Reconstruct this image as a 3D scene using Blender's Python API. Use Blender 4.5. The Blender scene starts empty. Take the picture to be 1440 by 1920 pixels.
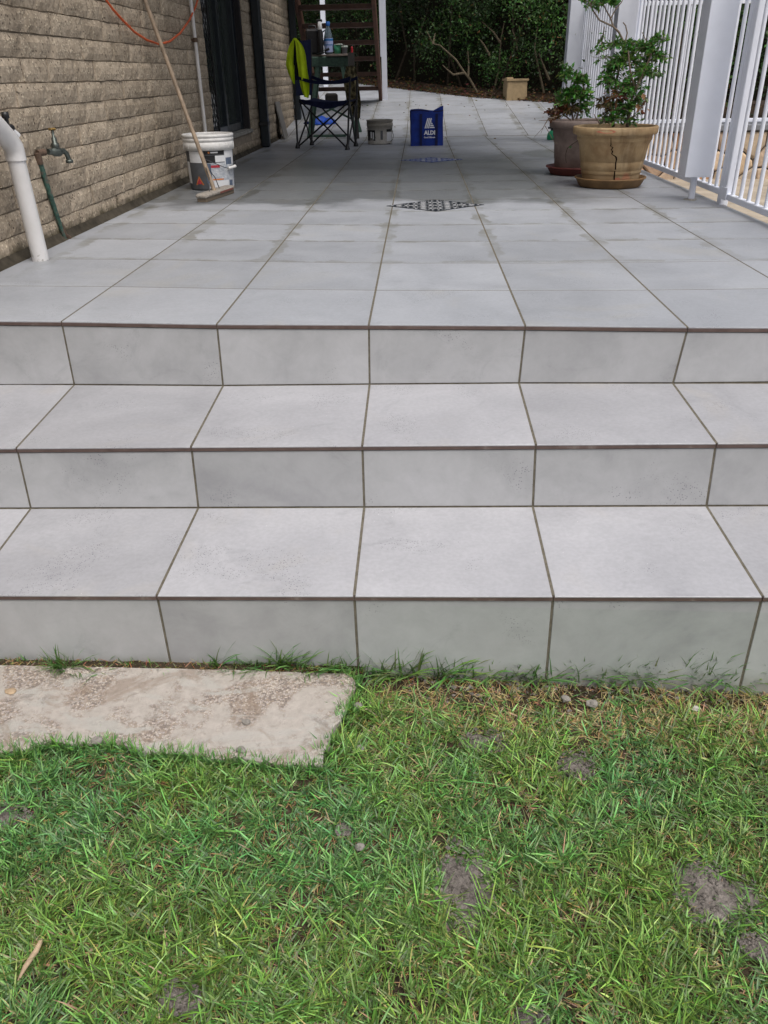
import bpy, math, random
import numpy as np
from mathutils import Vector, Matrix, noise
R = math.radians
rnd = random.Random(7)
sc = bpy.context.scene
COL = sc.collection

# ------------------------------------------------------------------ camera, sky, sun, exposure
CAM = Vector((0.1432256, -2.3010111, 0.6372354))
F = 1500.0
_pi, _ya, _ro = 0.5005, -0.0475, 0.0192
cp, sp_, cy, sy = math.cos(_pi), math.sin(_pi), math.cos(_ya), math.sin(_ya)
FW = Vector((sy * cp, cy * cp, -sp_)); _rt = Vector((cy, -sy, 0)); _dn = FW.cross(_rt)
cr, sr = math.cos(_ro), math.sin(_ro)
RT = _rt * cr + _dn * sr; DN = _dn * cr - _rt * sr
cam_d = bpy.data.cameras.new('camera'); cam = bpy.data.objects.new('camera', cam_d); COL.objects.link(cam)
cam_d.sensor_fit = 'HORIZONTAL'; cam_d.sensor_width = 36; cam_d.lens = F / 1440 * 36
cam_d.clip_start = .05; cam_d.clip_end = 400
m = Matrix((RT, -DN, -FW)).transposed().to_4x4(); m.translation = CAM
cam.matrix_world = m
sc.camera = cam

SUN_EL, SUN_AZ = 62, 150          # azimuth measured clockwise from +Y
world = bpy.data.worlds.new('World'); sc.world = world; world.use_nodes = True
wn = world.node_tree; bg = wn.nodes['Background']
sky = wn.nodes.new('ShaderNodeTexSky'); sky.sky_type = 'NISHITA'; sky.sun_disc = False
sky.sun_elevation = R(SUN_EL); sky.sun_rotation = R(SUN_AZ)
sky.air_density = 1.0; sky.dust_density = 7.0; sky.ozone_density = 1.0
hs = wn.nodes.new('ShaderNodeHueSaturation'); hs.inputs['Saturation'].default_value = .50   # cloud cover
wn.links.new(sky.outputs[0], hs.inputs['Color']); wn.links.new(hs.outputs[0], bg.inputs['Color'])
bg.inputs['Strength'].default_value = .13
sd = bpy.data.lights.new('sun', 'SUN'); sd.energy = 1.2; sd.angle = R(38); sd.color = (1, .97, .93)
sun = bpy.data.objects.new('sun', sd); COL.objects.link(sun)
sun.rotation_euler = (R(90 - SUN_EL), 0, R(180 - SUN_AZ))
vs = sc.view_settings
vs.view_transform = 'Standard'; vs.look = 'None'; vs.exposure = 0.20; vs.gamma = 1; vs.use_curve_mapping = False
sc.cycles.max_bounces = 7; sc.cycles.diffuse_bounces = 4; sc.cycles.transparent_max_bounces = 12

# ------------------------------------------------------------------ helpers
def at(px, py, ax, val):
    """the point of the plane axis=val seen at photo pixel (px, py)"""
    r = FW + RT * ((px - 720) / F) + DN * ((py - 960) / F)
    return CAM + r * ((val - CAM[ax]) / r[ax])
RAMP_Y, RAMP_S = 7.8, .09
def zr(y): return max(0.0, (y - RAMP_Y) * RAMP_S)
def zl(x, y=0): return -.573 - .029 * max(-.1, x)                # lawn height

MATS = {}
class NT:
    def __init__(s, name, rough=.6, spec=.3, metal=0.0):
        s.m = bpy.data.materials.new(name); s.m.use_nodes = True; s.t = s.m.node_tree
        s.b = s.t.nodes['Principled BSDF']; s.b.inputs['Roughness'].default_value = rough
        s.b.inputs['Specular IOR Level'].default_value = spec; s.b.inputs['Metallic'].default_value = metal
        MATS[name] = s.m
    def n(s, ty, **k):
        o = s.t.nodes.new(ty)
        for a, v in k.items():
            if a.startswith('i_'):
                key = a[2:]; key = int(key) if key.isdigit() else key.replace('_', ' ')
                if isinstance(v, bpy.types.NodeSocket): s.t.links.new(v, o.inputs[key])
                else: o.inputs[key].default_value = v
            else: setattr(o, a, v)
        return o
    def coord(s, world=False):
        if world: return s.n('ShaderNodeNewGeometry').outputs['Position']
        return s.n('ShaderNodeTexCoord').outputs['Object']
    def noise(s, vec, scale, detail=5, rough=.6, dist=0.0):
        return s.n('ShaderNodeTexNoise', i_Vector=vec, i_Scale=scale, i_Detail=detail, i_Roughness=rough, i_Distortion=dist).outputs['Fac']
    def vor(s, vec, scale, feature='F1', out='Distance'):
        return s.n('ShaderNodeTexVoronoi', feature=feature, i_Vector=vec, i_Scale=scale).outputs[out]
    def ramp(s, fac, *stops):
        o = s.n('ShaderNodeValToRGB', i_Fac=fac); e = o.color_ramp.elements
        while len(e) < len(stops): e.new(.5)
        for el, (p, c) in zip(e, stops):
            el.position = p; el.color = (c, c, c, 1) if isinstance(c, (int, float)) else (*c, 1)
        return o.outputs['Color']
    def mix(s, fac, a, b, mode='MIX'):
        o = s.n('ShaderNodeMix', data_type='RGBA', blend_type=mode)
        for i, v in ((0, fac), (6, a), (7, b)):
            if isinstance(v, bpy.types.NodeSocket): s.t.links.new(v, o.inputs[i])
            elif i == 0: o.inputs[0].default_value = v
            else: o.inputs[i].default_value = (v, v, v, 1) if isinstance(v, (int, float)) else (*v, 1)
        return o.outputs[2]
    def math(s, op, a, b=0.0, c=0.0, clamp=False):
        o = s.n('ShaderNodeMath', operation=op, use_clamp=clamp)
        for i, v in enumerate((a, b, c)):
            if isinstance(v, bpy.types.NodeSocket): s.t.links.new(v, o.inputs[i])
            else: o.inputs[i].default_value = v
        return o.outputs[0]
    def sep(s, vec):
        o = s.n('ShaderNodeSeparateXYZ', i_0=vec); return o.outputs[0], o.outputs[1], o.outputs[2]
    def smooth(s, v, a, b):
        o = s.n('ShaderNodeMapRange', interpolation_type='SMOOTHSTEP', i_Value=v)
        o.inputs['From Min'].default_value = a; o.inputs['From Max'].default_value = b
        return o.outputs[0]
    def rand(s): return s.n('ShaderNodeObjectInfo').outputs['Random']
    def offs(s, vec, amt=40):
        r = s.math('MULTIPLY', s.rand(), amt)
        c = s.n('ShaderNodeCombineXYZ', i_0=r, i_1=s.math('MULTIPLY', r, 1.7), i_2=r).outputs[0]
        return s.n('ShaderNodeVectorMath', operation='ADD', i_0=vec, i_1=c).outputs[0]
    def col(s, c):
        if isinstance(c, bpy.types.NodeSocket): s.t.links.new(c, s.b.inputs['Base Color'])
        else: s.b.inputs['Base Color'].default_value = (*c, 1)
    def rough(s, v): s.t.links.new(v, s.b.inputs['Roughness'])
    def bump(s, h, strength=.3, dist=.002):
        o = s.n('ShaderNodeBump', i_Height=h, i_Strength=strength, i_Distance=dist)
        s.t.links.new(o.outputs[0], s.b.inputs['Normal'])
    def attr(s, name): return s.n('ShaderNodeAttribute', attribute_name=name).outputs['Color']

def plain(name, c, rough=.5, spec=.4, metal=0.0, var=.15, scale=30, bump=0.0):
    t = NT(name, rough, spec, metal); v = t.coord()
    n = t.noise(v, scale, 4)
    t.col(t.ramp(n, (.3, tuple(x * (1 - var) for x in c)), (.7, tuple(min(1, x * (1 + var)) for x in c))))
    t.rough(t.ramp(n, (.3, max(.05, rough - .08)), (.7, min(1, rough + .1))))
    if bump: t.bump(n, bump, .002)
    return t

ORG = {}
def _fin(o, parent, label, cat, group, kind):
    if label: o['label'] = label
    if cat: o['category'] = cat
    if group: o['group'] = group
    if kind: o['kind'] = kind
    if parent is not None: o.parent = parent
    return o
def empty(name, loc, label, cat, group=None):
    o = bpy.data.objects.new(name, None); COL.objects.link(o); o.location = loc; o.empty_display_size = .05
    ORG[o] = Vector(loc)
    return _fin(o, None, label, cat, group, None)
class MB:
    """collects shapes in world coordinates and links them as one mesh object"""
    def __init__(s): s.v = []; s.f = []; s.mi = []; s.sm = []; s.cur = 0; s.cols = []
    def add(s, vs_, fs, smooth=False):
        n = len(s.v); s.v += [tuple(v) for v in vs_]
        for f in fs: s.f.append(tuple(i + n for i in f)); s.mi.append(s.cur); s.sm.append(smooth)
    def box(s, a, b, bev=0.0, M=None):
        a = Vector(a); b = Vector(b); lo = Vector(map(min, a, b)); hi = Vector(map(max, a, b))
        if bev <= 0:
            vs_ = [Vector((x, y, z)) for x in (lo.x, hi.x) for y in (lo.y, hi.y) for z in (lo.z, hi.z)]
            fs = [(0, 1, 3, 2), (4, 6, 7, 5), (0, 4, 5, 1), (2, 3, 7, 6), (0, 2, 6, 4), (1, 5, 7, 3)]
        else:
            bev = min(bev, min(hi - lo) * .45); vs_ = []; idx = {}
            for x in (0, 1):
                for y in (0, 1):
                    for z in (0, 1):
                        for ax in range(3):
                            p = [(lo, hi)[x].x, (lo, hi)[y].y, (lo, hi)[z].z]
                            for k, q in enumerate((x, y, z)):
                                if k != ax: p[k] += bev if q == 0 else -bev
                            idx[(x, y, z, ax)] = len(vs_); vs_.append(Vector(p))
            fs = []
            for ax in range(3):
                o = [k for k in range(3) if k != ax]
                for q in (0, 1):
                    L = []
                    for (u, w) in ((0, 0), (1, 0), (1, 1), (0, 1)):
                        k = [0, 0, 0]; k[ax] = q; k[o[0]] = u; k[o[1]] = w; L.append(idx[(*k, ax)])
                    fs.append(tuple(L))
            for ax in range(3):
                o = [k for k in range(3) if k != ax]
                for u in (0, 1):
                    for w in (0, 1):
                        k0 = [0, 0, 0]; k0[o[0]] = u; k0[o[1]] = w; k1 = list(k0); k1[ax] = 1
                        fs.append((idx[(*k0, o[0])], idx[(*k1, o[0])], idx[(*k1, o[1])], idx[(*k0, o[1])]))
            for x in (0, 1):
                for y in (0, 1):
                    for z in (0, 1): fs.append(tuple(idx[(x, y, z, ax)] for ax in range(3)))
        if M is not None: vs_ = [M @ v for v in vs_]
        s.add(vs_, fs); return s
    def bar(s, a, b, w, h, up=(0, 0, 1), bev=0.0):
        a = Vector(a); b = Vector(b); d = b - a; L = d.length; d.normalize()
        x = d.cross(Vector(up)); x = x.normalized() if x.length > 1e-4 else Vector((1, 0, 0)); z = x.cross(d)
        M = Matrix((x, d, z)).transposed().to_4x4(); M.translation = a
        return s.box((-w / 2, 0, -h / 2), (w / 2, L, h / 2), bev, M)
    def tube(s, pts, r, seg=8, caps=True):
        pts = [Vector(p) for p in pts]; n = len(pts)
        rs = r if isinstance(r, (list, tuple)) else [r] * n
        t0 = (pts[1] - pts[0]).normalized(); ref = Vector((0, 0, 1)) if abs(t0.z) < .9 else Vector((1, 0, 0))
        u = t0.cross(ref).normalized(); vs_ = []; fs = []
        for i, p in enumerate(pts):
            t = (pts[min(i + 1, n - 1)] - pts[max(i - 1, 0)]).normalized()
            u = (u - t * u.dot(t)).normalized(); w = t.cross(u)
            for k in range(seg):
                a = 2 * math.pi * k / seg; vs_.append(p + (u * math.cos(a) + w * math.sin(a)) * rs[i])
        for i in range(n - 1):
            for k in range(seg):
                fs.append((i * seg + k, i * seg + (k + 1) % seg, (i + 1) * seg + (k + 1) % seg, (i + 1) * seg + k))
        s.add(vs_, fs, True)
        if caps: s.add(vs_[:seg], [tuple(range(seg))[::-1]]); s.add(vs_[-seg:], [tuple(range(seg))])
        return s
    def lathe(s, c, prof, seg=32, wob=None):
        c = Vector(c); vs_ = []; fs = []
        for (r, z) in prof:
            for k in range(seg):
                a = 2 * math.pi * k / seg; rr = r * (1 + (wob(a, z) if wob else 0))
                vs_.append(c + Vector((rr * math.cos(a), rr * math.sin(a), z)))
        for i in range(len(prof) - 1):
            for k in range(seg):
                fs.append((i * seg + k, i * seg + (k + 1) % seg, (i + 1) * seg + (k + 1) % seg, (i + 1) * seg + k))
        s.add(vs_, fs, True); return s
    def disc(s, c, r, seg=24):
        c = Vector(c)
        s.add([c + Vector((r * math.cos(2 * math.pi * k / seg), r * math.sin(2 * math.pi * k / seg), 0)) for k in range(seg)], [tuple(range(seg))])
        return s
    def prism(s, poly, depth):
        """poly: 3-D points (one plane); depth: vector"""
        n = len(poly); p = [Vector(q) for q in poly]; d = Vector(depth)
        s.add(p + [q + d for q in p], [tuple(range(n))[::-1], tuple(range(n, 2 * n))] + [(i, (i + 1) % n, (i + 1) % n + n, i + n) for i in range(n)])
        return s
    def quadgrid(s, fn, nu, nv, smooth=True):
        vs_ = [fn(i / nu, j / nv) for j in range(nv + 1) for i in range(nu + 1)]
        s.add(vs_, [(j * (nu + 1) + i, j * (nu + 1) + i + 1, (j + 1) * (nu + 1) + i + 1, (j + 1) * (nu + 1) + i) for j in range(nv) for i in range(nu)], smooth)
        return s
    def build(s, name, mat, parent=None, label=None, cat=None, group=None, kind=None, loc=None):
        me = bpy.data.meshes.new(name)
        if parent is not None: org = ORG[parent]
        else:
            a = np.array(s.v); org = Vector(loc) if loc else Vector((float(a[:, 0].mean()), float(a[:, 1].mean()), float(a[:, 2].min())))
        ox, oy, oz = org
        me.from_pydata([(x - ox, y - oy, z - oz) for x, y, z in s.v], [], s.f)
        for mm in (mat if isinstance(mat, (list, tuple)) else [mat]): me.materials.append(MATS[mm])
        me.polygons.foreach_set('material_index', s.mi); me.polygons.foreach_set('use_smooth', s.sm)
        import bmesh
        if len(s.f) < 20000:
            b_ = bmesh.new(); b_.from_mesh(me); bmesh.ops.recalc_face_normals(b_, faces=b_.faces); b_.to_mesh(me); b_.free()
        me.update()
        o = bpy.data.objects.new(name, me); COL.objects.link(o); ORG[o] = org
        if parent is None: o.location = org
        return _fin(o, parent, label, cat, group, kind)

def npmesh(name, V, Fq, mat, cols=None, parent=None, smooth=False, **k):
    """many small faces at once; Fq (n, 3 or 4); cols per vertex"""
    me = bpy.data.meshes.new(name); org = ORG[parent] if parent is not None else Vector((0, 0, 0))
    V = np.asarray(V, dtype=np.float32) - np.array(org, dtype=np.float32); Fq = np.asarray(Fq, dtype=np.int32); c = Fq.shape[1]
    me.vertices.add(len(V)); me.vertices.foreach_set('co', V.ravel())
    me.loops.add(Fq.size); me.loops.foreach_set('vertex_index', Fq.ravel())
    me.polygons.add(len(Fq)); me.polygons.foreach_set('loop_start', np.arange(len(Fq), dtype=np.int32) * c)
    me.polygons.foreach_set('loop_total', np.full(len(Fq), c, dtype=np.int32))
    me.polygons.foreach_set('use_smooth', np.full(len(Fq), smooth))
    me.update(calc_edges=True)
    if cols is not None:
        a = me.color_attributes.new('tone', 'FLOAT_COLOR', 'POINT')
        cc = np.ones((len(V), 4), dtype=np.float32); cc[:, :3] = cols; a.data.foreach_set('color', cc.ravel())
    me.materials.append(MATS[mat]); me.validate()
    o = bpy.data.objects.new(name, me); COL.objects.link(o); ORG[o] = org
    return _fin(o, parent, k.get('label'), k.get('cat'), k.get('group'), k.get('kind'))

# ------------------------------------------------------------------ materials
def tile_mat(name, patio):
    t = NT(name, .42, .45); v = t.offs(t.coord()); w = t.coord(True)
    n1 = t.noise(v, 3.2, 7, .62, .5); n2 = t.noise(v, 16, 6, .7, .3); n3 = t.noise(v, 90, 3, .6)
    base = t.ramp(n1, (.25, (.31, .315, .33)), (.5, (.43, .435, .452)), (.75, (.53, .535, .55)))
    base = t.mix(.45, base, t.ramp(n2, (.3, (.36, .363, .375)), (.7, (.55, .553, .565))), 'MULTIPLY')
    base = t.mix(1.0, base, (2.0, 2.0, 1.99), 'MULTIPLY') if False else t.mix(.5, base, t.ramp(n1, (.2, (.40, .405, .42)), (.8, (.52, .525, .54))))
    # dull smudges and a faint warm cast where cement was wiped
    sm = t.smooth(t.noise(v, 5.5, 8, .7, 1.2), .56, .72)
    base = t.mix(t.math('MULTIPLY', sm, .5), base, (.29, .295, .31))
    wm = t.smooth(t.noise(v, 2.1, 4, .6, .8), .56, .7)
    base = t.mix(t.math('MULTIPLY', wm, .32), base, (.45, .42, .36))
    base = t.mix(.10, base, t.ramp(n3, (.35, .25), (.65, .75)), 'OVERLAY')
    # clusters of tiny dark pinholes, as cast concrete has
    pit = t.math('LESS_THAN', t.vor(v, 165), .21)
    pit2 = t.math('LESS_THAN', t.vor(v, 90), .12)
    clus = t.smooth(t.noise(v, 6.5, 3, .5), .56, .65)
    pits = t.math('MULTIPLY', t.math('MAXIMUM', pit, pit2), clus)
    base = t.mix(t.math('MULTIPLY', pits, .8), base, (.10, .105, .12))
    # rare pale specks
    spk = t.math('LESS_THAN', t.vor(v, 26), .035)
    base = t.mix(t.math('MULTIPLY', spk, .6), base, (.75, .74, .72))
    base = t.mix(1.0, base, (.980, .978, 1.005), 'MULTIPLY')
    # tile to tile difference
    r = t.rand(); tone = t.math('ADD', t.math('MULTIPLY', r, .19), .885)
    base = t.mix(1.0, base, t.n('ShaderNodeCombineColor', i_0=tone, i_1=tone, i_2=tone).outputs[0], 'MULTIPLY')
    X, Y, Z = t.sep(w)
    nz = t.noise(w, 9, 5, .65, .4); nz2 = t.noise(w, 2.2, 4, .6)
    if patio:
        fx = t.math('ABSOLUTE', t.math('SUBTRACT', t.math('FRACT', t.math('ADD', t.math('DIVIDE', X, .4515), .5)), .5))
        dj = t.math('MULTIPLY', fx, .4515)
        edge = t.math('SUBTRACT', t.math('MULTIPLY', nz, .16), .045)
        gate = t.math('MULTIPLY', t.smooth(nz2, .42, .58), t.smooth(Y, .45, 1.5))
        band = t.math('MULTIPLY', t.smooth(t.math('SUBTRACT', edge, dj), -.002, .008), gate)
        yr = t.math('DIVIDE', t.math('SUBTRACT', t.math('DIVIDE', Y, .45), t.math('MULTIPLY', t.math('MAXIMUM', t.math('MULTIPLY', X, -1), 0), .27)), .962)
        dr_ = t.math('MULTIPLY', t.math('ABSOLUTE', t.math('SUBTRACT', t.math('FRACT', t.math('ADD', yr, .5)), .5)), .433)
        band2 = t.math('MULTIPLY', t.smooth(t.math('SUBTRACT', t.math('MULTIPLY', t.math('SUBTRACT', nz, .42), .16), dr_), -.004, .01), t.smooth(Y, .25, 1.2))
        band = t.math('MAXIMUM', band, t.math('MULTIPLY', band2, .8))
        base = t.mix(t.math('MULTIPLY', band, .7), base, (.20, .19, .16))
        base = t.mix(1.0, base, (.86, .895, .915), 'MULTIPLY')  # patio tiles darkened in the colour for the weaker sky light there
        # damp tiles still drying; the mask also paints in the deck's shade
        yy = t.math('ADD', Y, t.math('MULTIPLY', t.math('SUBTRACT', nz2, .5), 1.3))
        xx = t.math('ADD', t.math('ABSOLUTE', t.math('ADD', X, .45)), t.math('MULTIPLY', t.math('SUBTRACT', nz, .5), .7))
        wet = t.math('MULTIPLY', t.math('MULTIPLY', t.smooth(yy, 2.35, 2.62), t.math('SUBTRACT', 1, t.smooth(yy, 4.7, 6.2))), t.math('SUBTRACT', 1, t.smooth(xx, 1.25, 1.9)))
        damp_shade_mix = t.math('MULTIPLY', wet, .88)
        base = t.mix(damp_shade_mix, base, t.mix(1.0, base, (.41, .415, .40), 'MULTIPLY'))
        # puddle stain by the pots
        px_ = t.math('SUBTRACT', X, 1.30); py_ = t.math('MULTIPLY', t.math('SUBTRACT', Y, 5.45), .55)
        d = t.math('ADD', t.math('SQRT', t.math('ADD', t.math('MULTIPLY', px_, px_), t.math('MULTIPLY', py_, py_))), t.math('MULTIPLY', t.math('SUBTRACT', nz, .5), .2))
        base = t.mix(t.math('MULTIPLY', t.math('SUBTRACT', 1, t.smooth(d, .2, .27)), .6), base, (.15, .16, .15))
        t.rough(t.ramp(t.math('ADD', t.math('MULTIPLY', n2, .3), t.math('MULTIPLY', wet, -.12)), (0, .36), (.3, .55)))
    else:
        t.rough(t.ramp(n2, (.3, .36), (.7, .52)))
        # splashes of mud low down on the bottom risers
        low = t.math('MULTIPLY', t.math('SUBTRACT', 1, t.smooth(t.math('ADD', Z, t.math('MULTIPLY', nz, -.06)), -.62, -.575)), .55)
        base = t.mix(low, base, (.26, .23, .17))
    t.col(base)
    t.bump(t.math('SUBTRACT', t.math('MULTIPLY', n2, .35), pits), .25, .0012)
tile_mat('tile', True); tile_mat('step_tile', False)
t = NT('riser_tile', .45, .4)
# same body as step_tile but a little greyer stock
v = t.offs(t.coord()); n1 = t.noise(v, 3.0, 7, .62, .5); n2 = t.noise(v, 17, 6, .7, .4)
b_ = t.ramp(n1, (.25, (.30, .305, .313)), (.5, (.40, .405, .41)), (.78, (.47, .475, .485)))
b_ = t.mix(.16, b_, t.ramp(n2, (.3, .3), (.7, .72)), 'OVERLAY')
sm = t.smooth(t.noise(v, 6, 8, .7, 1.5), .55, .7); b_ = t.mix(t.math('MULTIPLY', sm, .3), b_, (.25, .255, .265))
pits = t.math('MULTIPLY', t.math('LESS_THAN', t.vor(v, 150), .23), t.smooth(t.noise(v, 5.5, 3, .5), .57, .68))
b_ = t.mix(t.math('MULTIPLY', pits, .6), b_, (.085, .09, .10))
X, Y, Z = t.sep(t.coord(True)); nz = t.noise(t.coord(True), 12, 5, .65)
low = t.math('MULTIPLY', t.math('SUBTRACT', 1, t.smooth(t.math('SUBTRACT', Z, t.math('MULTIPLY', nz, .09)), -.655, -.575)), .6)
b_ = t.mix(low, b_, (.24, .225, .18))
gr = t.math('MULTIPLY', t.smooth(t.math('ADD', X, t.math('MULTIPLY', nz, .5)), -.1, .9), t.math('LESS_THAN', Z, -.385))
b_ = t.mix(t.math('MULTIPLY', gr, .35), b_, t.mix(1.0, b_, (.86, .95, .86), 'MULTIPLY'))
r = t.math('ADD', t.math('MULTIPLY', t.rand(), .14), .92)
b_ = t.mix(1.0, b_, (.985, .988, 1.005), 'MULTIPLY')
b_ = t.mix(1.0, b_, t.n('ShaderNodeCombineColor', i_0=r, i_1=r, i_2=r).outputs[0], 'MULTIPLY')
t.col(b_); t.bump(t.math('SUBTRACT', t.math('MULTIPLY', n2, .4), pits), .3, .0012)

t = NT('grout', .9, .1); v = t.coord(True); n = t.noise(v, 60, 5)
t.col(t.ramp(n, (.3, (.10, .09, .068)), (.7, (.18, .163, .13)))); t.bump(n, .4, .002)
t = NT('trim', .42, .4); v = t.coord(True); n = t.noise(v, 25, 5)
t.col(t.ramp(n, (.3, (.085, .058, .052)), (.62, (.13, .092, .082)), (.8, (.25, .22, .2))))
t = NT('concrete', .85, .2); v = t.coord(True); n = t.noise(v, 14, 6); t.col(t.ramp(n, (.3, (.2, .19, .17)), (.7, (.34, .33, .3)))); t.bump(n, .4, .004)

def deco(name, c1, c2):
    t = NT(name, .65, .1); v = t.coord(); X, Y, Z = t.sep(v)
    X = t.math('DIVIDE', X, .265); Y = t.math('DIVIDE', Y, .222)
    u = t.math('ADD', X, Y); w = t.math('SUBTRACT', X, Y)
    def cell(a, k): return t.math('SUBTRACT', t.math('FRACT', t.math('ADD', t.math('MULTIPLY', a, k), .5)), .5)
    cu, cw = cell(u, 2.0), cell(w, 2.0)
    d = t.math('SQRT', t.math('ADD', t.math('MULTIPLY', cu, cu), t.math('MULTIPLY', cw, cw)))
    ring = t.math('GREATER_THAN', t.math('SINE', t.math('MULTIPLY', d, 24)), -.15)
    pet = t.math('GREATER_THAN', t.math('MULTIPLY', t.math('SINE', t.math('MULTIPLY', u, 18.85)), t.math('SINE', t.math('MULTIPLY', w, 18.85))), .05)
    pat = t.math('SUBTRACT', 1, t.math('MULTIPLY', ring, pet))
    star = t.math('LESS_THAN', d, .11)
    cross = t.math('LESS_THAN', t.math('MINIMUM', t.math('ABSOLUTE', t.math('ABSOLUTE', cu)), t.math('ABSOLUTE', cw)), .018)
    n = t.noise(v, 40, 3)
    dark = t.mix(t.smooth(n, .4, .6), c1, c2)
    base = t.mix(pat, (.40, .41, .43), dark); base = t.mix(star, base, (.5, .5, .5)); base = t.mix(cross, base, (.46, .47, .48))
    rim = t.math('GREATER_THAN', t.math('ADD', t.math('ABSOLUTE', X), t.math('ABSOLUTE', Y)), .955)
    t.col(t.mix(rim, base, dark))
deco('deco_black', (.010, .012, .016), (.022, .028, .036)); deco('deco_blue', (.015, .05, .24), (.02, .035, .10))

t = NT('brick', .9, .15); o = t.coord(True); v = t.offs(o)
n1 = t.noise(v, 10, 5, .65); n2 = t.noise(v, 55, 4, .7)
b_ = t.ramp(n1, (.28, (.28, .23, .17)), (.5, (.38, .315, .24)), (.74, (.475, .40, .31)))
b_ = t.mix(.4, b_, t.ramp(n2, (.35, .2), (.65, .8)), 'OVERLAY')
sp1 = t.math('SUBTRACT', 1, t.smooth(t.vor(v, 62), .2, .36)); sp1 = t.math('MULTIPLY', sp1, t.smooth(t.noise(v, 26, 2), .42, .5))
b_ = t.mix(t.math('MULTIPLY', sp1, .8), b_, (.66, .58, .44))
sp2 = t.math('MULTIPLY', t.math('LESS_THAN', t.vor(v, 47), .21), t.smooth(t.noise(v, 14, 2), .42, .52))
b_ = t.mix(t.math('MULTIPLY', sp2, .85), b_, (.06, .045, .035))
r = t.math('ADD', t.math('MULTIPLY', t.rand(), .26), .86)
b_ = t.mix(1.0, b_, t.n('ShaderNodeCombineColor', i_0=r, i_1=r, i_2=r).outputs[0], 'MULTIPLY')
X, Y, Z = t.sep(o); nz = t.noise(o, 14, 5, .7)
low = t.math('SUBTRACT', 1, t.smooth(t.math('SUBTRACT', Z, t.math('MULTIPLY', t.math('SUBTRACT', nz, .5), .14)), .015, .075))
b_ = t.mix(t.math('MULTIPLY', low, .88), b_, t.mix(nz, (.05, .045, .025), (.12, .10, .06)))
stain = t.smooth(t.noise(o, 2.6, 5, .6), .56, .72)
b_ = t.mix(t.math('MULTIPLY', stain, .5), b_, (.12, .095, .07))
t.col(b_); t.bump(t.math('ADD', t.math('MULTIPLY', n2, .8), t.math('SUBTRACT', sp1, sp2)), .7, .003)
t = NT('mortar', .95, .1); v = t.coord(True); n = t.noise(v, 30, 5); X, Y, Z = t.sep(v)
b_ = t.ramp(n, (.3, (.22, .185, .145)), (.7, (.34, .29, .23)))
b_ = t.mix(t.math('MULTIPLY', t.math('SUBTRACT', 1, t.smooth(t.math('SUBTRACT', Z, t.math('MULTIPLY', n, .05)), -.02, .04)), .85), b_, (.05, .045, .035))
t.col(b_); t.bump(n, .7, .004)

plain('wall_foot', (.06, .052, .04), .95, .1, var=.5, scale=16, bump=.6)
t = plain('white_paint', (.73, .765, .85), .38, .45, var=.03, scale=9)
t = NT('pvc', .38, .4); v = t.coord(True); n = t.noise(v, 9, 5); X, Y, Z = t.sep(v)
b_ = t.ramp(n, (.3, (.60, .59, .58)), (.7, (.70, .69, .69)))
b_ = t.mix(t.math('MULTIPLY', t.math('MULTIPLY', t.smooth(t.noise(v, 38, 5, .7), .52, .6), t.math('SUBTRACT', 1, t.smooth(Z, .0, .05))), .8), b_, (.13, .12, .08)); t.col(b_)
plain('dark_frame', (.012, .018, .024), .35, .5); plain('reveal', (.028, .026, .028), .7, .2); plain('dark_metal', (.015, .016, .018), .45, .5)
t = NT('glass', .08, .5); t.col((.032, .042, .038))
plain('brass', (.10, .115, .105), .42, .5, .75, .35, 60); plain('gold_brass', (.30, .20, .07), .4, .5, .8, .3, 90)
t = NT('green_pipe', .5, .4); n = t.noise(t.coord(True), 55, 5); t.col(t.ramp(n, (.38, (.025, .05, .042)), (.5, (.035, .105, .08)), (.6, (.10, .085, .07))))
plain('rust_pipe', (.11, .075, .055), .75, .2, 0, .35, 80); plain('black_plastic', (.013, .014, .016), .4, .5)
plain('orange_hose', (.62, .11, .03), .45, .4, var=.2); plain('broom_wood', (.26, .20, .145), .6, .25, var=.28, scale=18); plain('broom_head', (.28, .255, .225), .8, .2, var=.25, scale=45, bump=.5)
plain('red_paint', (.20, .07, .055), .6, .3)
t = NT('bristle', .9, .1); t.col((.16, .13, .1))
t = NT('pail_white', .42, .4); v = t.coord(True); n = t.noise(v, 22, 6, .7)
b_ = t.ramp(n, (.25, (.58, .57, .55)), (.6, (.74, .74, .73))); d_ = t.smooth(t.noise(v, 60, 5, .75), .62, .68)
t.col(t.mix(t.math('MULTIPLY', d_, .55), b_, (.30, .27, .23)))
t = NT('pail_dirty', .6, .3); v = t.coord(True); n = t.noise(v, 18, 6, .75); X, Y, Z = t.sep(v)
b_ = t.ramp(n, (.3, (.25, .235, .2)), (.48, (.48, .46, .42)), (.7, (.6, .59, .56)))
hi_ = t.smooth(t.math('ADD', Z, t.math('MULTIPLY', n, .12)), .16, .24); b_ = t.mix(t.math('MULTIPLY', hi_, .75), b_, (.17, .155, .125))
d_ = t.smooth(t.noise(v, 75, 4, .7), .62, .67); t.col(t.mix(t.math('MULTIPLY', d_, .8), b_, (.05, .045, .04)))
plain('pail_grey', (.10, .105, .115), .45, .4); plain('pail_black', (.014, .014, .016), .5, .4, var=.4, scale=60)
t = NT('label_print', .5, .3); v = t.coord(True); X, Y, Z = t.sep(v)
a_ = t.math('GREATER_THAN', t.math('SINE', t.math('MULTIPLY', Z, 900)), .1); k_ = t.smooth(t.noise(v, 42, 3, .6), .47, .5)
b_ = t.mix(k_, (.42, .45, .5), (.55, .57, .6)); b_ = t.mix(t.math('MULTIPLY', t.math('MULTIPLY', a_, t.smooth(t.noise(v, 90, 2), .45, .5)), .5), b_, (.14, .17, .22)); t.col(b_)
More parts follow.
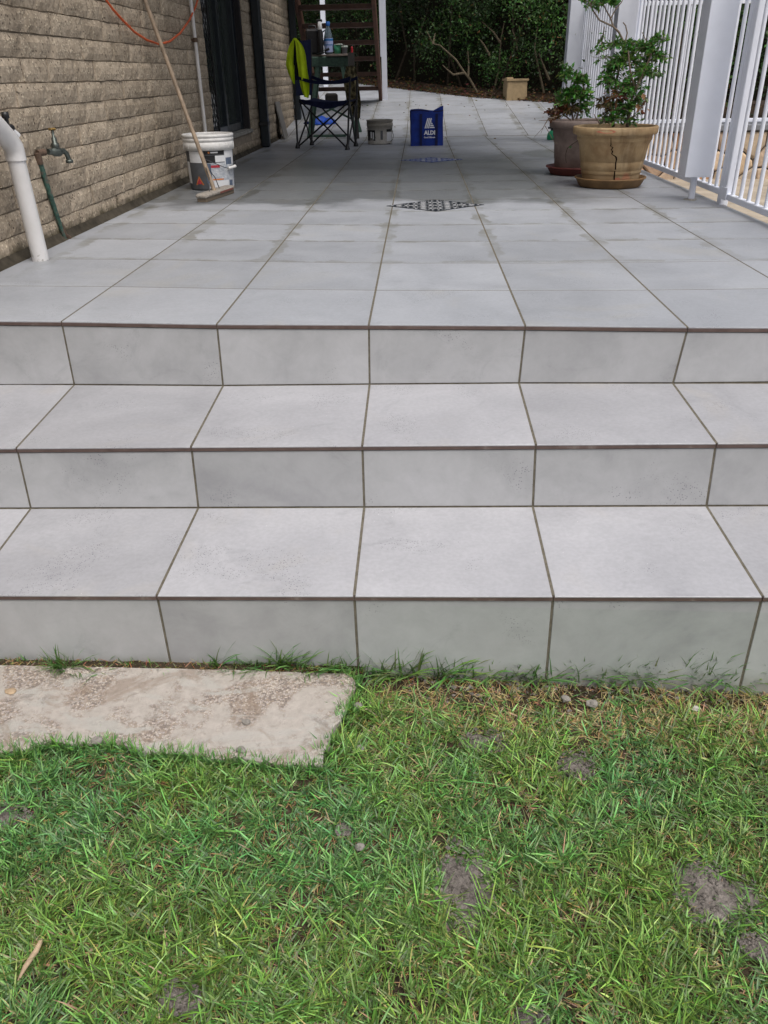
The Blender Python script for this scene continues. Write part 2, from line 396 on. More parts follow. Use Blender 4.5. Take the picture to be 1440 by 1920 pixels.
plain('label_blue', (.10, .13, .19), .5, .3, var=.35, scale=70); plain('label_red', (.45, .05, .07), .5, .3, var=.3, scale=60); plain('label_orange', (.6, .2, .05), .5, .3, var=.3, scale=60)
plain('label_white', (.66, .67, .69), .5, .3, var=.07, scale=40); plain('wire', (.06, .06, .065), .4, .5, .8)
t = NT('bag_blue', .62, .3); v = t.coord(); n = t.noise(v, 14, 5); w_ = t.noise(v, 300, 2)
t.col(t.ramp(n, (.3, (.003, .016, .15)), (.7, (.006, .035, .28)))); t.bump(t.math('ADD', n, t.math('MULTIPLY', w_, .1)), .5, .006)
plain('bag_dark', (.004, .008, .06), .6, .3, var=.3); plain('print_white', (.72, .74, .8), .6, .3, var=.08)
t = NT('terracotta', .75, .25); v = t.coord(); n = t.noise(v, 5, 6, .6, .3); X, Y, Z = t.sep(v); n2 = t.noise(v, 40, 5)
b_ = t.ramp(n, (.3, (.28, .175, .09)), (.5, (.42, .30, .165)), (.72, (.52, .40, .25)))
st = t.noise(t.n('ShaderNodeMapping', i_Vector=v, i_Scale=(9, 9, 1.3)).outputs[0], 1.6, 5, .6)
b_ = t.mix(t.math('MULTIPLY', t.smooth(st, .5, .68), .55), b_, (.17, .10, .045))
b_ = t.mix(t.math('MULTIPLY', t.math('SUBTRACT', 1, t.smooth(t.math('SUBTRACT', Z, t.math('MULTIPLY', n2, .05)), .0, .07)), .6), b_, (.12, .075, .04))
# orange-red bare patches on the rim and foot
pk = t.smooth(t.noise(v, 3.1, 2, .4), .66, .68); b_ = t.mix(t.math('MULTIPLY', pk, .6), b_, (.5, .2, .12))
b_ = t.mix(.18, b_, t.ramp(n2, (.3, .25), (.7, .75)), 'OVERLAY'); t.col(b_); t.bump(n2, .3, .003)
plain('pot_scar', (.50, .20, .125), .8, .2)
t = NT('mauve_pot', .8, .2); v = t.coord(); n = t.noise(v, 6, 6, .65); b_ = t.ramp(n, (.3, (.15, .115, .10)), (.55, (.26, .205, .185)), (.75, (.33, .275, .25))); t.col(b_); t.bump(t.noise(v, 50, 4), .3, .003)
plain('red_saucer', (.13, .035, .03), .6, .3, var=.25, scale=12); plain('saucer', (.20, .12, .055), .65, .3, var=.35, scale=10); plain('crack', (.012, .006, .005), .95, .05)
plain('pot_soil', (.04, .03, .022), .95, .1, var=.4, scale=60, bump=.8)
t = NT('bark', .9, .15); v = t.coord(True); n = t.noise(t.n('ShaderNodeMapping', i_Vector=v, i_Scale=(60, 60, 14)).outputs[0], 1, 5); t.col(t.ramp(n, (.3, (.12, .09, .065)), (.7, (.27, .215, .165)))); t.bump(n, .6, .003)
plain('hedge_bark', (.10, .082, .056), .9, .1, var=.3, scale=20)
t = NT('bark_dark', .95, .1); v = t.coord(True); n = t.noise(v, 30, 5); t.col(t.ramp(n, (.3, (.03, .024, .017)), (.7, (.085, .068, .05)))); t.bump(n, .6, .005)
def leafmat(name, rough, spec, trans):
    t = NT(name, rough, spec); c = t.attr('tone'); t.col(c)
    tr = t.n('ShaderNodeBsdfTranslucent', i_Color=t.mix(.5, c, (.25, .40, .04), 'MIX') if False else t.mix(1.0, c, (1.2, 1.3, .6), 'MULTIPLY'))
    mx = t.n('ShaderNodeMixShader', i_0=trans, i_1=t.b.outputs[0], i_2=tr.outputs[0])
    t.t.links.new(mx.outputs[0], t.t.nodes['Material Output'].inputs['Surface'])
leafmat('leaf', .38, .45, .22); leafmat('hedge_leaf', .45, .35, .15); leafmat('grass', .40, .42, .12); leafmat('litter', .8, .15, .08)
t = NT('lawn_soil', .95, .1); v = t.coord(True); n = t.noise(v, 11, 6, .7); n2 = t.noise(v, 85, 5, .7)
b_ = t.ramp(n, (.3, (.03, .024, .016)), (.55, (.065, .05, .033)), (.75, (.11, .085, .06))); t.col(t.mix(.4, b_, t.ramp(n2, (.3, .15), (.7, .8)), 'OVERLAY')); t.bump(t.math('ADD', n, t.math('MULTIPLY', n2, .6)), 1, .01)
t = NT('bare_soil', .95, .15); v = t.coord(True); n = t.noise(v, 22, 6, .7); n2 = t.noise(v, 140, 4, .7)
t.col(t.mix(.5, t.ramp(n, (.3, (.10, .088, .078)), (.7, (.25, .225, .205))), t.ramp(n2, (.3, .15), (.7, .85)), 'OVERLAY')); t.bump(t.math('ADD', n, n2), .9, .006)
t = NT('edging', .85, .25); v = t.coord(True); n = t.noise(v, 7, 6, .65, .5); cell = t.n('ShaderNodeTexVoronoi', i_Vector=v, i_Scale=210.0)
de = t.vor(v, 210, 'DISTANCE_TO_EDGE')
sx_, sy_, sz_ = t.sep(cell.outputs['Color'])
agg = t.ramp(sx_, (.1, (.22, .19, .17)), (.4, (.37, .30, .24)), (.65, (.42, .385, .36)), (.9, (.54, .48, .42)))
agg = t.mix(t.math('SUBTRACT', 1, t.smooth(de, .02, .09)), agg, (.29, .24, .205))
cem = t.ramp(t.noise(v, 45, 5), (.3, (.40, .365, .33)), (.7, (.52, .48, .44)))
b_ = t.mix(t.smooth(n, .44, .56), agg, cem)
wipe = t.noise(t.n('ShaderNodeMapping', i_Vector=v, i_Scale=(4, 12, 6), i_Rotation=(0, 0, .5)).outputs[0], 1.0, 5, .6, .8)
b_ = t.mix(t.math('MULTIPLY', t.smooth(wipe, .52, .6), .7), b_, (.46, .45, .42))
dirt = t.smooth(t.noise(v, 5.2, 6, .65, 1.0), .54, .64); b_ = t.mix(t.math('MULTIPLY', dirt, .5), b_, (.24, .175, .125)); grime = t.smooth(t.noise(v, 19, 6, .75, .6), .55, .7); b_ = t.mix(t.math('MULTIPLY', grime, .45), b_, (.16, .14, .12)); t.col(b_)
t.bump(t.math('ADD', t.math('MULTIPLY', t.smooth(de, 0, .1), .5), t.noise(v, 60, 4)), .65, .004)
plain('crumb', (.24, .225, .205), .95, .1, var=.25, scale=90, bump=.8); plain('twig', (.40, .30, .20), .8, .2, var=.25, scale=60)
t = NT('paving', .9, .2); v = t.coord(True); n = t.noise(v, 4, 6); t.col(t.ramp(n, (.3, (.28, .235, .18)), (.7, (.47, .41, .33)))); t.bump(n, .4, .004)
t = NT('sandstone', .9, .2); v = t.offs(t.coord(True)); n = t.noise(v, 7, 6, .65, .4); rr = t.rand()
pick = t.ramp(rr, (.0, (.40, .30, .22)), (.25, (.50, .40, .30)), (.45, (.42, .24, .13)), (.6, (.34, .31, .27)), (.8, (.52, .37, .22)), (1.0, (.46, .40, .34)))
t.col(t.mix(.7, pick, t.ramp(n, (.3, .2), (.7, .8)), 'OVERLAY')); t.bump(t.noise(v, 30, 5), .6, .006)
plain('wall_mortar', (.09, .085, .08), .95, .1); plain('coping', (.17, .18, .20), .7, .3)
plain('garden_soil', (.035, .024, .016), .97, .1, var=.5, scale=20, bump=1); plain('hedge_backing', (.018, .016, .011), .97, .05, var=.4)
plain('stair_wood', (.10, .048, .032), .6, .3, var=.35, scale=14); plain('tread_wood', (.085, .05, .038), .65, .3, var=.3, scale=14)
plain('planter', (.29, .215, .125), .85, .2, var=.16, scale=14, bump=.4)
t = NT('chair_navy', .8, .2); v = t.coord(True); t.col(t.ramp(t.noise(v, 20, 4), (.3, (.006, .009, .035)), (.7, (.013, .018, .06)))); t.bump(t.noise(v, 12, 3), .5, .006)
plain('chair_steel', (.012, .012, .014), .4, .5)
t = NT('hivis', .7, .2); n = t.noise(t.coord(True), 12, 4); t.col(t.ramp(n, (.3, (.50, .68, .01)), (.7, (.66, .86, .03))))
plain('jacket_dark', (.012, .015, .014), .85, .1)
t = NT('camo', .9, .1); n = t.noise(t.coord(True), 22, 2); t.col(t.ramp(n, (.4, (.035, .03, .018)), (.5, (.10, .09, .05)), (.6, (.17, .15, .09))))
plain('trestle_green', (.06, .11, .085), .55, .3, var=.35, scale=40); plain('trestle_wood', (.24, .2, .175), .8, .2, var=.3, scale=30); plain('trestle_dark', (.03, .028, .026), .7, .3)
t = NT('bottle_clear', .15, .5); t.col((.18, .25, .30)); t.b.inputs['Transmission Weight'].default_value = .6
plain('cap_blue', (.02, .12, .42), .4, .4); plain('bottle_label', (.36, .42, .66), .5, .3, var=.25, scale=60); plain('label_cyan', (.03, .16, .42), .5, .3)
plain('tub_green', (.06, .30, .17), .5, .4); plain('tub_lid', (.55, .62, .55), .5, .4); plain('red_plastic', (.42, .02, .03), .4, .4); plain('blue_plastic', (.01, .06, .36), .5, .35, var=.3)
plain('grey_board', (.22, .21, .20), .7, .2); plain('green_plastic', (.02, .36, .16), .4, .4)

# ------------------------------------------------------------------ patio and steps
S = .45
XW, XE = -1.47, 1.765
y0 = [-.013, .93, 1.913, 2.906, 3.868, 4.895, 5.831, 6.75, 7.681, 8.55, 9.5, 10.43, 11.36, 12.35, 13.33, 14.4, 15.5, 16.5, 17.3]
sk = {-3: .33, -2: .24, -1: .10, 0: 0, 1: -.05, 2: -.075, 3: -.05, 4: -.05}
sk0 = {-3: .18, -2: .124, -1: .035, 0: 0, 1: -.04, 2: -.104, 3: -.14, 4: -.17}
def jx(k, n): return {-3: -1.455, 4: XE}.get(k, S * k * (1.0 if k > -2 else 1.036))
def jy(k, n):
    s_ = sk0[k] if n == 0 else (sk[k] * (.8 if n == 1 else 1) if n < 12 else sk[k] * max(0, (17 - n) / 5))
    return S * (y0[n] + s_)
GAP = .0029
def tile(name, mat, parent, c, nrm, thick=.009, kind=None):
    """c: four corners counter-clockwise seen from the front; nrm: outward normal"""
    c = [Vector(q) for q in c]; nrm = Vector(nrm).normalized(); ctr = sum(c, Vector()) / 4
    def inset(q, i, d):
        a = (c[i - 1] - c[i]).normalized(); b = (c[(i + 1) % 4] - c[i]).normalized(); return q + (a + b) * d
    o1 = [inset(c[i], i, GAP) for i in range(4)]; o2 = [inset(c[i], i, GAP + .0010) for i in range(4)]
    lift = rnd.uniform(-.0001, .00015)
    vs_ = [q - nrm * thick for q in o1] + [q - nrm * (.0009 - lift) for q in o1] + [q + nrm * lift for q in o2]
    fs = [(8, 9, 10, 11)] + [(4 + i, 4 + (i + 1) % 4, 8 + (i + 1) % 4, 8 + i) for i in range(4)] + [(i, (i + 1) % 4, 4 + (i + 1) % 4, 4 + i) for i in range(4)]
    b = MB(); b.add(vs_, fs); return b.build(name, mat, parent, kind=kind)

patio = MB()
patio.box((XW - .03, .13, -.7), (XE, RAMP_Y, -.0005))
patio.build  # the slab under the tiles
pm = patio.build('patio', 'grout', kind='structure', loc=(0, 0, 0))
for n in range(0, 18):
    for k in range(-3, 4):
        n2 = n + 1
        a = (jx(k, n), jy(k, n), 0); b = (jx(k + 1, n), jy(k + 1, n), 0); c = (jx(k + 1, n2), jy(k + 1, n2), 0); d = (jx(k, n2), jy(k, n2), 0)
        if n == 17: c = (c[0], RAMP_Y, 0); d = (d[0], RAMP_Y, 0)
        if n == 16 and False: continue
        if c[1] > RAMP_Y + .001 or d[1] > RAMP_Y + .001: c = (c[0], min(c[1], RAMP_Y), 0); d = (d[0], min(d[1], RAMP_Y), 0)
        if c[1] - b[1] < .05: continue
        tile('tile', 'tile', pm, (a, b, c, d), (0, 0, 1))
def diamond(name, mat, cx, cy_, rx, ry):
    b = MB(); p = [(cx - rx, cy_, .0), (cx, cy_ - ry, .0), (cx + rx, cy_, .0), (cx, cy_ + ry, .0)]
    b.prism(p, (0, 0, .0016)); o = b.build(name, mat, None, loc=(cx, cy_, 0)); o.parent = pm; return o
diamond('medallion', 'deco_black', .235, 2.372, .268, .224).location = (.235, 2.372, .0004)
diamond('medallion', 'deco_blue', .250, 5.02, .262, .222).location = (.250, 5.02, .0004)

# the sloping path behind
ramp_o = MB(); Y1 = 14.5
ramp_o.add([(XW - .6, RAMP_Y, -.7), (4.2, RAMP_Y, -.7), (4.2, Y1, -.7), (XW - .6, Y1, -.7), (XW - .6, RAMP_Y, -.0005), (4.2, RAMP_Y, -.0005), (4.2, Y1, zr(Y1) - .0005), (XW - .6, Y1, zr(Y1) - .0005)],
           [(0, 1, 5, 4), (1, 2, 6, 5), (2, 3, 7, 6), (3, 0, 4, 7), (4, 5, 6, 7)])
rp = ramp_o.build('path', 'grout', kind='structure', loc=(0, RAMP_Y, 0))
ramp_nrm = (0, -RAMP_S, 1)
def bedline(x): return 11.24 + (.94 - x) * 1.14 if x < .94 else 11.24 - (x - .94) * .67
for n in range(14):
    ya, yb = RAMP_Y + .02 + n * .448, RAMP_Y + .02 + (n + 1) * .448
    for k in range(-4, 7):
        xa, xb = k * .462 + .005, (k + 1) * .462 + .005
        if ya > max(bedline(xa), bedline(xb)) + .1: continue
        if xb < -1.9 : continue
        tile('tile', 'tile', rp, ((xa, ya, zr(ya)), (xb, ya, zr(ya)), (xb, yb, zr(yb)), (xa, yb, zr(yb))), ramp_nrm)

# steps: joint positions, west to east
E1 = {k: Vector((jx(k, 0) if k != -3 else -1.385, jy(k, 0), 0)) for k in range(-3, 5)}
def extend(D):
    """carry a row of joints on to the wall in the west and the patio edge in the east"""
    for k in (-2, -3):
        if k not in D: D[k] = D[k + 1] * 2 - D[k + 2]
    if 3 not in D: D[3] = D[2] * 2 - D[1]
    d = D[3] - D[2]; D[4] = D[3] + d * ((XE - D[3].x) / d.x); d = D[-3] - D[-2]; D[-4] = D[-3] + d * ((XW - D[-3].x) / d.x)
    return D
def under(px, Eup):
    """foot of a riser: straight below its top edge, at the height its joints have in the photograph"""
    pts = {k: at(x, y, 1, Eup[k].y + .004) for k, (x, y) in px.items()}
    a_, b_ = np.polyfit([p.x for p in pts.values()], [p.z for p in pts.values()], 1)
    return extend({k: Vector((p.x, p.y, b_ + a_ * p.x)) for k, p in pts.items()}), (a_, b_)
def edge(px, ab):
    D = {}
    for k, (x, y) in px.items():
        z = ab[1]
        for _ in range(6): p = at(x, y, 2, z); z = ab[1] + ab[0] * p.x
        D[k] = p
    # the edge itself is straight
    a_, b_ = np.polyfit([p.x for p in D.values()], [p.y for p in D.values()], 1)
    return extend({k: Vector((p.x, b_ + a_ * p.x, p.z)) for k, p in D.items()})
extend(E1)
R1, ab1 = under({-2: (139, 721), -1: (418, 723), 0: (693, 722), 1: (973, 719.5), 2: (1262, 717.5)}, E1)
E2 = edge({-2: (30, 840), -1: (357.5, 838), 0: (679, 836), 1: (1005, 833.5), 2: (1344, 831)}, ab1)
R2, ab2 = under({-2: (57, 951), -1: (372, 954), 0: (683, 953), 1: (999, 950), 2: (1325, 947)}, E2)
E3 = edge({-1: (293, 1117), 0: (664, 1117), 1: (1038, 1118), 2: (1431, 1119)}, ab2)
R3 = {k: Vector((p.x + (.004 if k < 2 else .002), p.y + .004, -.70)) for k, p in E3.items()}
stp = empty('tiled_steps', (0, -.42, -.62), 'three wide steps clad in light grey tiles with thin brown edging, between lawn and patio', 'steps')
b = MB()
def core(Ea, zbot, yback):
    ks = list(range(-4, 5)); dz = Vector((0, 0, -.0006)); dy = Vector((0, .0052, 0))
    for i in range(len(ks) - 1):
        p, q = Ea[ks[i]] + dy + dz, Ea[ks[i + 1]] + dy + dz
        b.add([(p.x, p.y, zbot), (q.x, q.y, zbot), q, p, (p.x, yback, p.z), (q.x, yback, q.z)], [(0, 1, 2, 3), (3, 2, 5, 4)])
core(E1, -.26, .2); core(E2, -.45, .12); core(E3, -.74, -.3)
b.build('grout_bed', 'grout', stp)
for (E_, R_, Rabove) in ((E1, R1, None), (E2, R2, R1), (E3, R3, R2)):
    for k in range(-4, 4):
        a, c, a2, c2 = E_[k], E_[k + 1], R_[k], R_[k + 1]
        if abs(c.x - a.x) < .03: continue
        o3 = Vector((0, .0035, 0)); dz = Vector((0, 0, -.0125))
        tile('riser_tile', 'riser_tile', stp, (Vector((a2.x, a.y, a2.z)) + o3, Vector((c2.x, c.y, c2.z)) + o3, c + o3 + dz, a + o3 + dz), (0, -1, 0))
        tb = MB(); g = Vector((.0012, 0, 0)); p0 = a + g; p1 = c - g
        tb.prism([p0 + Vector((0, .0005, -.0125)), p0 + Vector((0, .0005, -.0035)), p0 + Vector((0, .010, -.0035)), p0 + Vector((0, .010, -.0125))], p1 - p0)
        tb.build('edge_trim', 'trim', stp)
        if Rabove is not None:
            r0, r1 = Rabove[k], Rabove[k + 1]; f_ = Vector((0, -.003, 0))
            tile('tread_tile', 'step_tile', stp, (a + f_, c + f_, r1, r0), (0, 0, 1), .0034)

# ------------------------------------------------------------------ lawn ground and everything around
soilpatch = [(.287, -1.062, .046, .030), (.226, -1.40, .044, .078), (.655, -1.40, .068, .056), (-.64, -1.285, .055, .025), (.466, -1.118, .032, .036), (.311, -1.62, .025, .015), (.70, -1.49, .04, .02),
             (.01, -1.30, .012, .012), (-.21, -1.61, .03, .025), (.15, -.97, .02, .012)]
def patchness(x, y):
    v_ = 0.0
    for (cx, cy_, rx, ry) in soilpatch:
        d = ((x - cx) / rx) ** 2 + ((y - cy_) / ry) ** 2; v_ = max(v_, 1.0 - d)
    return v_
b = MB()
def lawnpt(u, w):
    x = -1.6 + 3.7 * u; y = -.8 - 2.2 * w
    h = zl(x) + .004 * noise.noise((x * 7, y * 7, 0)) + .003 * noise.noise((x * 30, y * 30, 3)) - .012
    return (x, y, h)
b.quadgrid(lawnpt, 220, 130)
b.build('lawn_soil', 'lawn_soil', kind='structure', loc=(0, -1.8, -.6))
b = MB(); b.add([(-60, -60, -.72), (60, -60, -.72), (60, 60, -.72), (-60, 60, -.72)], [(0, 1, 2, 3)]); b.build('ground', 'garden_soil', kind='structure', loc=(0, 0, -.72))
for (cx, cy_, rx, ry) in soilpatch[:9]:
    b = MB(); n_ = 22; ring = []; 
    for i in range(n_):
        a = 2 * math.pi * i / n_; q = 1 + .7 * noise.noise((cx * 9 + math.cos(a) * 1.6, cy_ * 9 + math.sin(a) * 1.3, 1))
        ring.append((cx + rx * q * math.cos(a), cy_ + ry * q * math.sin(a)))
    rings = [(1.5, -.018), (1.0, -.006), (.7, -.003), (.35, -.002)]; vs_ = []
    for (f_, dz) in rings:
        for (x, y) in ring:
            X_ = cx + (x - cx) * f_; Y_ = cy_ + (y - cy_) * f_; vs_.append((X_, Y_, zl(X_) + dz + .005 * noise.noise((X_ * 45, Y_ * 45, 5))))
    vs_.append((cx, cy_, zl(cx) - .002)); fs = []
    for j in range(3):
        for i in range(n_): fs.append((j * n_ + i, j * n_ + (i + 1) % n_, (j + 1) * n_ + (i + 1) % n_, (j + 1) * n_ + i))
    for i in range(n_): fs.append((3 * n_ + i, 3 * n_ + (i + 1) % n_, 4 * n_))
    b.add(vs_, fs, True); b.build('bare_soil', 'bare_soil', kind='structure')

# old concrete edging slab
SL = [(-1.46, -.868), (-.85, -.869), (-.30, -.876), (-.02, -.884), (.0, -.893), (.003, -.925), (-.008, -.955), (-.012, -1.0), (-.032, -1.045), (-.036, -1.085), (-.05, -1.118), (-.047, -1.158), (-.10, -1.153), (-.156, -1.150), (-.21, -1.138), (-.265, -1.141), (-.33, -1.125), (-.398, -1.131), (-.45, -1.108),
      (-.509, -1.099), (-.56, -1.108), (-.61, -1.10), (-.66, -1.125), (-.72, -1.135), (-.85, -1.15), (-1.0, -1.14), (-1.46, -1.15)]
def densify(P_, k=5, amp=.006):
    out = []
    for i in range(len(P_)):
        a = Vector(P_[i] + (0,)); c = Vector(P_[(i + 1) % len(P_)] + (0,)); L = (c - a).length; m_ = max(1, int(L / .022))
        for j in range(m_):
            q = a.lerp(c, j / m_); d = noise.noise_vector(q * 38) * amp
            out.append((q.x + d.x, q.y + (d.y if q.y < -.89 else d.y * .15)))
    return out
SLD = densify(SL)
def inside(x, y, P_=SL):
    c = False; j = len(P_) - 1
    for i in range(len(P_)):
        xi, yi = P_[i]; xj, yj = P_[j]
        if (yi > y) != (yj > y) and x < (xj - xi) * (y - yi) / (yj - yi) + xi: c = not c
        j = i
    return c
import bmesh
bm = bmesh.new()
top = [bm.verts.new((x, y, -.5585 + .0015 * noise.noise((x * 20, y * 20, 0)))) for x, y in SLD]
cxs, cys = -.6, -1.0
out_ = [bm.verts.new((x + (.004 if x > -.1 else 0), y - .004, -.5625)) for x, y in SLD]
bot = [bm.verts.new((x + (.006 if x > -.1 else 0), y - .005, -.64)) for x, y in SLD]
ff = bm.faces.new(top)
for A_, B_ in ((top, out_), (out_, bot)):
    for i in range(len(A_)): bm.faces.new((A_[i], A_[(i + 1) % len(A_)], B_[(i + 1) % len(A_)], B_[i]))
bmesh.ops.triangulate(bm, faces=[ff], ngon_method='EAR_CLIP'); bmesh.ops.recalc_face_normals(bm, faces=bm.faces)
me = bpy.data.meshes.new('edging_slab'); bm.to_mesh(me); bm.free(); me.materials.append(MATS['edging'])
o = bpy.data.objects.new('concrete_slab', me); COL.objects.link(o)
_fin(o, None, 'worn pinkish concrete slab with exposed pebbles and cement smears, below the bottom step', 'slab', None, None)

b = MB()
def gapf(u, w):
    x = -1.44 + 1.46 * u; return (x, -.838 - .040 * w, -.5665 + .007 * math.sin(math.pi * w) + .004 * noise.noise((x * 40, w * 3, 2)))
b.quadgrid(gapf, 160, 5); b.build('bare_soil', 'lawn_soil', kind='structure')
# lumps lying about
def lump(px, py, z, size, label, mat='crumb', grp='mortar crumbs on the slab and grass', name='mortar_crumb', flat=.6):
    p = at(px, py, 2, z); b = MB(); seg, st = 9, 6; vs_ = []; fs = []
    sd_ = px * .37
    for j in range(st + 1):
        th = math.pi * j / st
        for i in range(seg):
            a = 2 * math.pi * i / seg; d = Vector((math.sin(th) * math.cos(a), math.sin(th) * math.sin(a), math.cos(th)))
            r_ = size * (1 + .45 * noise.noise(d * 1.6 + Vector((sd_, 0, 0)))); vs_.append(p + Vector((d.x * r_, d.y * r_ * .8, d.z * r_ * flat + size * flat * .55)))
    for j in range(st):
        for i in range(seg): fs.append((j * seg + i, j * seg + (i + 1) % seg, (j + 1) * seg + (i + 1) % seg, (j + 1) * seg + i))
    b.add(vs_, fs, False); b.build(name, mat, None, label, 'crumb', grp)
lump(462, 1356, -.558, .0095, 'grey mortar crumb in the middle of the worn slab, beside a curled grass blade')
lump(452, 1408, -.558, .010, 'grey mortar crumb near the lower broken edge of the slab')
lump(183, 1390, -.560, .012, 'dark grey crumb on the left lower edge of the slab at the grass')
lump(672, 1325, -.575, .011, 'grey crumb in the grass just right of the slab corner')
lump(665, 1288, -.572, .010, 'flat grey crumb between the slab corner and the bottom riser')
lump(675, 1405, -.575, .010, 'grey crumb in the grass right of the slab broken corner')
lump(1110, 1322, -.585, .013, 'pale grey crumb on the dry grass strip by the third bottom riser tile')
lump(1060, 1312, -.583, .011, 'darker crumb on the dry grass left of the pale one')
lump(1305, 1330, -.592, .010, 'whitish shell-like fragment on the dry grass at the right', 'pail_dirty', None, 'white_fragment', .3)
lump(20, 1297, -.558, .013, 'ochre crumbly flake lying on the slab at the far left', 'twig', None, 'ochre_flake', .25)
lump(675, 1590, -.572, .010, 'small grey stone in the middle of the lawn', 'crumb', None, 'small_stone')
b = MB(); p0 = at(78, 1762, 2, -.553); p1 = at(34, 1838, 2, -.556)
b.tube([p0, p0.lerp(p1, .3) + Vector((.002, 0, .001)), p0.lerp(p1, .7) + Vector((-.001, .001, 0)), p1], [.0035, .0048, .0042, .0015], 6)
b.build('dry_twig', 'twig', None, 'straw-coloured dry twig lying on the lawn at the lower left', 'twig')

# ------------------------------------------------------------------ grass
rs = np.random.RandomState(3)
def blades(P_, L, W_, az, lean, curl, cols, name, seg=3, **k):
    """P_ roots (n,3); lean: start angle from vertical; curl: added bend"""
    n = len(P_); d = np.stack([np.cos(az), np.sin(az)], 1); side = np.stack([-np.sin(az), np.cos(az)], 1)
    V = np.zeros((n, seg * 2 + 1, 3), np.float32); p = P_.astype(float).copy(); 
    for j in range(seg + 1):
        w = W_ * (.75 if j == 0 else (1.0 if j < seg - 0 else 0)) * (1 - .25 * max(0, j - 1))
        if j < seg:
            V[:, 2 * j, :2] = p[:, :2] - side * (w / 2)[:, None]; V[:, 2 * j + 1, :2] = p[:, :2] + side * (w / 2)[:, None]
            tw = .25 * W_ * np.sin(az * 5); V[:, 2 * j, 2] = p[:, 2] + tw; V[:, 2 * j + 1, 2] = p[:, 2] - tw
        else: V[:, 2 * seg, :] = p
        th = lean + curl * j / seg; st = L / seg
        p = p + np.concatenate([d * (np.sin(th) * st)[:, None], (np.cos(th) * st)[:, None]], 1)
    base = (np.arange(n) * (2 * seg + 1))[:, None]
    q = []
    for j in range(seg - 1):
        q.append(np.concatenate([base + 2 * j, base + 2 * j + 1, base + 2 * j + 3], 1)); q.append(np.concatenate([base + 2 * j, base + 2 * j + 3, base + 2 * j + 2], 1))
    q.append(np.concatenate([base + 2 * seg - 2, base + 2 * seg - 1, base + 2 * seg], 1))
    Fq = np.concatenate(q, 0); C = np.repeat(cols[:, None, :], 2 * seg + 1, 1).copy()
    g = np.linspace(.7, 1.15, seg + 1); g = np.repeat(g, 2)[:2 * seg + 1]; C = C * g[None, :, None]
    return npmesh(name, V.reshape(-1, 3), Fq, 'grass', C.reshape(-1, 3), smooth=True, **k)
def fbm(x, y, f, s=0.0): return np.array([noise.noise((a * f + s, c * f - s, s * .7)) for a, c in zip(x, y)])
def gen_grass(N, xr, yr, name, **k):
    x = rs.uniform(*xr, N); y = rs.uniform(*yr, N)
    keep = np.array([not inside(a, c) for a, c in zip(x, y)])
    pch = np.array([patchness(a, c) for a, c in zip(x, y)])
    pch += 1.3 * fbm(x, y, 34, 3)
    keep &= ~((pch > .22) & (rs.rand(N) < .955))
    dens = .5 + 1.5 * fbm(x, y, 9, 1) + .9 * fbm(x, y, 28, 2)
    keep &= rs.rand(N) < np.clip(.62 + dens * .5, .35, 1)
    dist = -.835 - y                                    # from the riser
    dry = np.clip(1.35 - dist / .19, 0, 1) * np.clip((x - .02) * 8, 0, 1) * np.clip(dist / .03, 0, 1)
    dry = np.clip(dry * (.9 + 1.6 * fbm(x, y, 14, 5)), 0, 1)
    ring = np.clip((pch + .9) * .8, 0, 1) * (pch < .4)
    dry = np.clip(dry + .35 * ring + .12 * (fbm(x, y, 7, 8) > .22) + .10 * (fbm(x, y, 20, 9) > .2), 0, .95)
    keep &= ~((dist < .12) & (x > 0) & (rs.rand(N) < .62))
    x, y, dry = x[keep], y[keep], dry[keep]; n = len(x)
    cl = fbm(x, y, 22, 11); cl2 = fbm(x, y, 5, 12)
    az = rs.uniform(0, 2 * np.pi, n) * .75 + cl * 6.0
    lush = np.clip(.5 + cl * 1.1 + cl2 * .5, 0, 1.2)
    L = (rs.gamma(5, .0042, n) + .011) * (.6 + .75 * lush); W_ = rs.uniform(.0015, .0030, n)
    lean = np.clip(rs.normal(1.14, .30, n) - .15 * lush, .05, 1.5); curl = rs.uniform(-.1, .9, n)
    isdry = rs.rand(n) < dry * .85 + .03
    L[isdry] *= .8; lean[isdry] = np.clip(lean[isdry] + .45, 0, 1.5); W_[isdry] *= .75
    g = np.stack([rs.uniform(.078, .120, n), rs.uniform(.180, .255, n), rs.uniform(.042, .070, n)], 1)
    g *= np.array([1.0, 1.0, .88]); g *= (.50 + 1.75 * rs.rand(n) ** 1.8)[:, None] * (.8 + .35 * lush)[:, None]
    warm = np.clip(.5 + cl2 * 1.4 + (x * .45), 0, 1)[:, None]; g = g * (1 - .0 * warm); g[:, 0] *= (.92 + .28 * warm[:, 0]); g[:, 2] *= (1.25 - .35 * warm[:, 0])
    ol = rs.rand(n) < .09; g[ol] = g[ol] * np.array([1.7, 1.3, 1.5])
    s_ = np.stack([rs.uniform(.34, .52, n), rs.uniform(.26, .41, n), rs.uniform(.11, .21, n)], 1) * rs.uniform(.65, 1.25, n)[:, None]
    g[isdry] = s_[isdry]
    z = np.array([zl(a) for a in x]) - .012 + rs.uniform(0, .006, n)
    # keep blades out of the riser
    tipy = y + L * .8 * np.sin(az) * np.sin(np.minimum(lean + curl * .5, 1.5)); bad = tipy > -.838
    lean[bad] *= .35; curl[bad] *= .3; az[bad & (np.sin(az) > 0)] *= -1
    return blades(np.stack([x, y, z], 1), L, W_, az, lean, curl, g, name, **k)
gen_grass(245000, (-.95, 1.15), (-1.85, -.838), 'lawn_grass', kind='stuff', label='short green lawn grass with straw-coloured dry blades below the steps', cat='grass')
gen_grass(30000, (-1.45, 2.0), (-2.7, -1.85), 'lawn_grass', kind='stuff', label='lawn grass nearest the viewer', cat='grass')
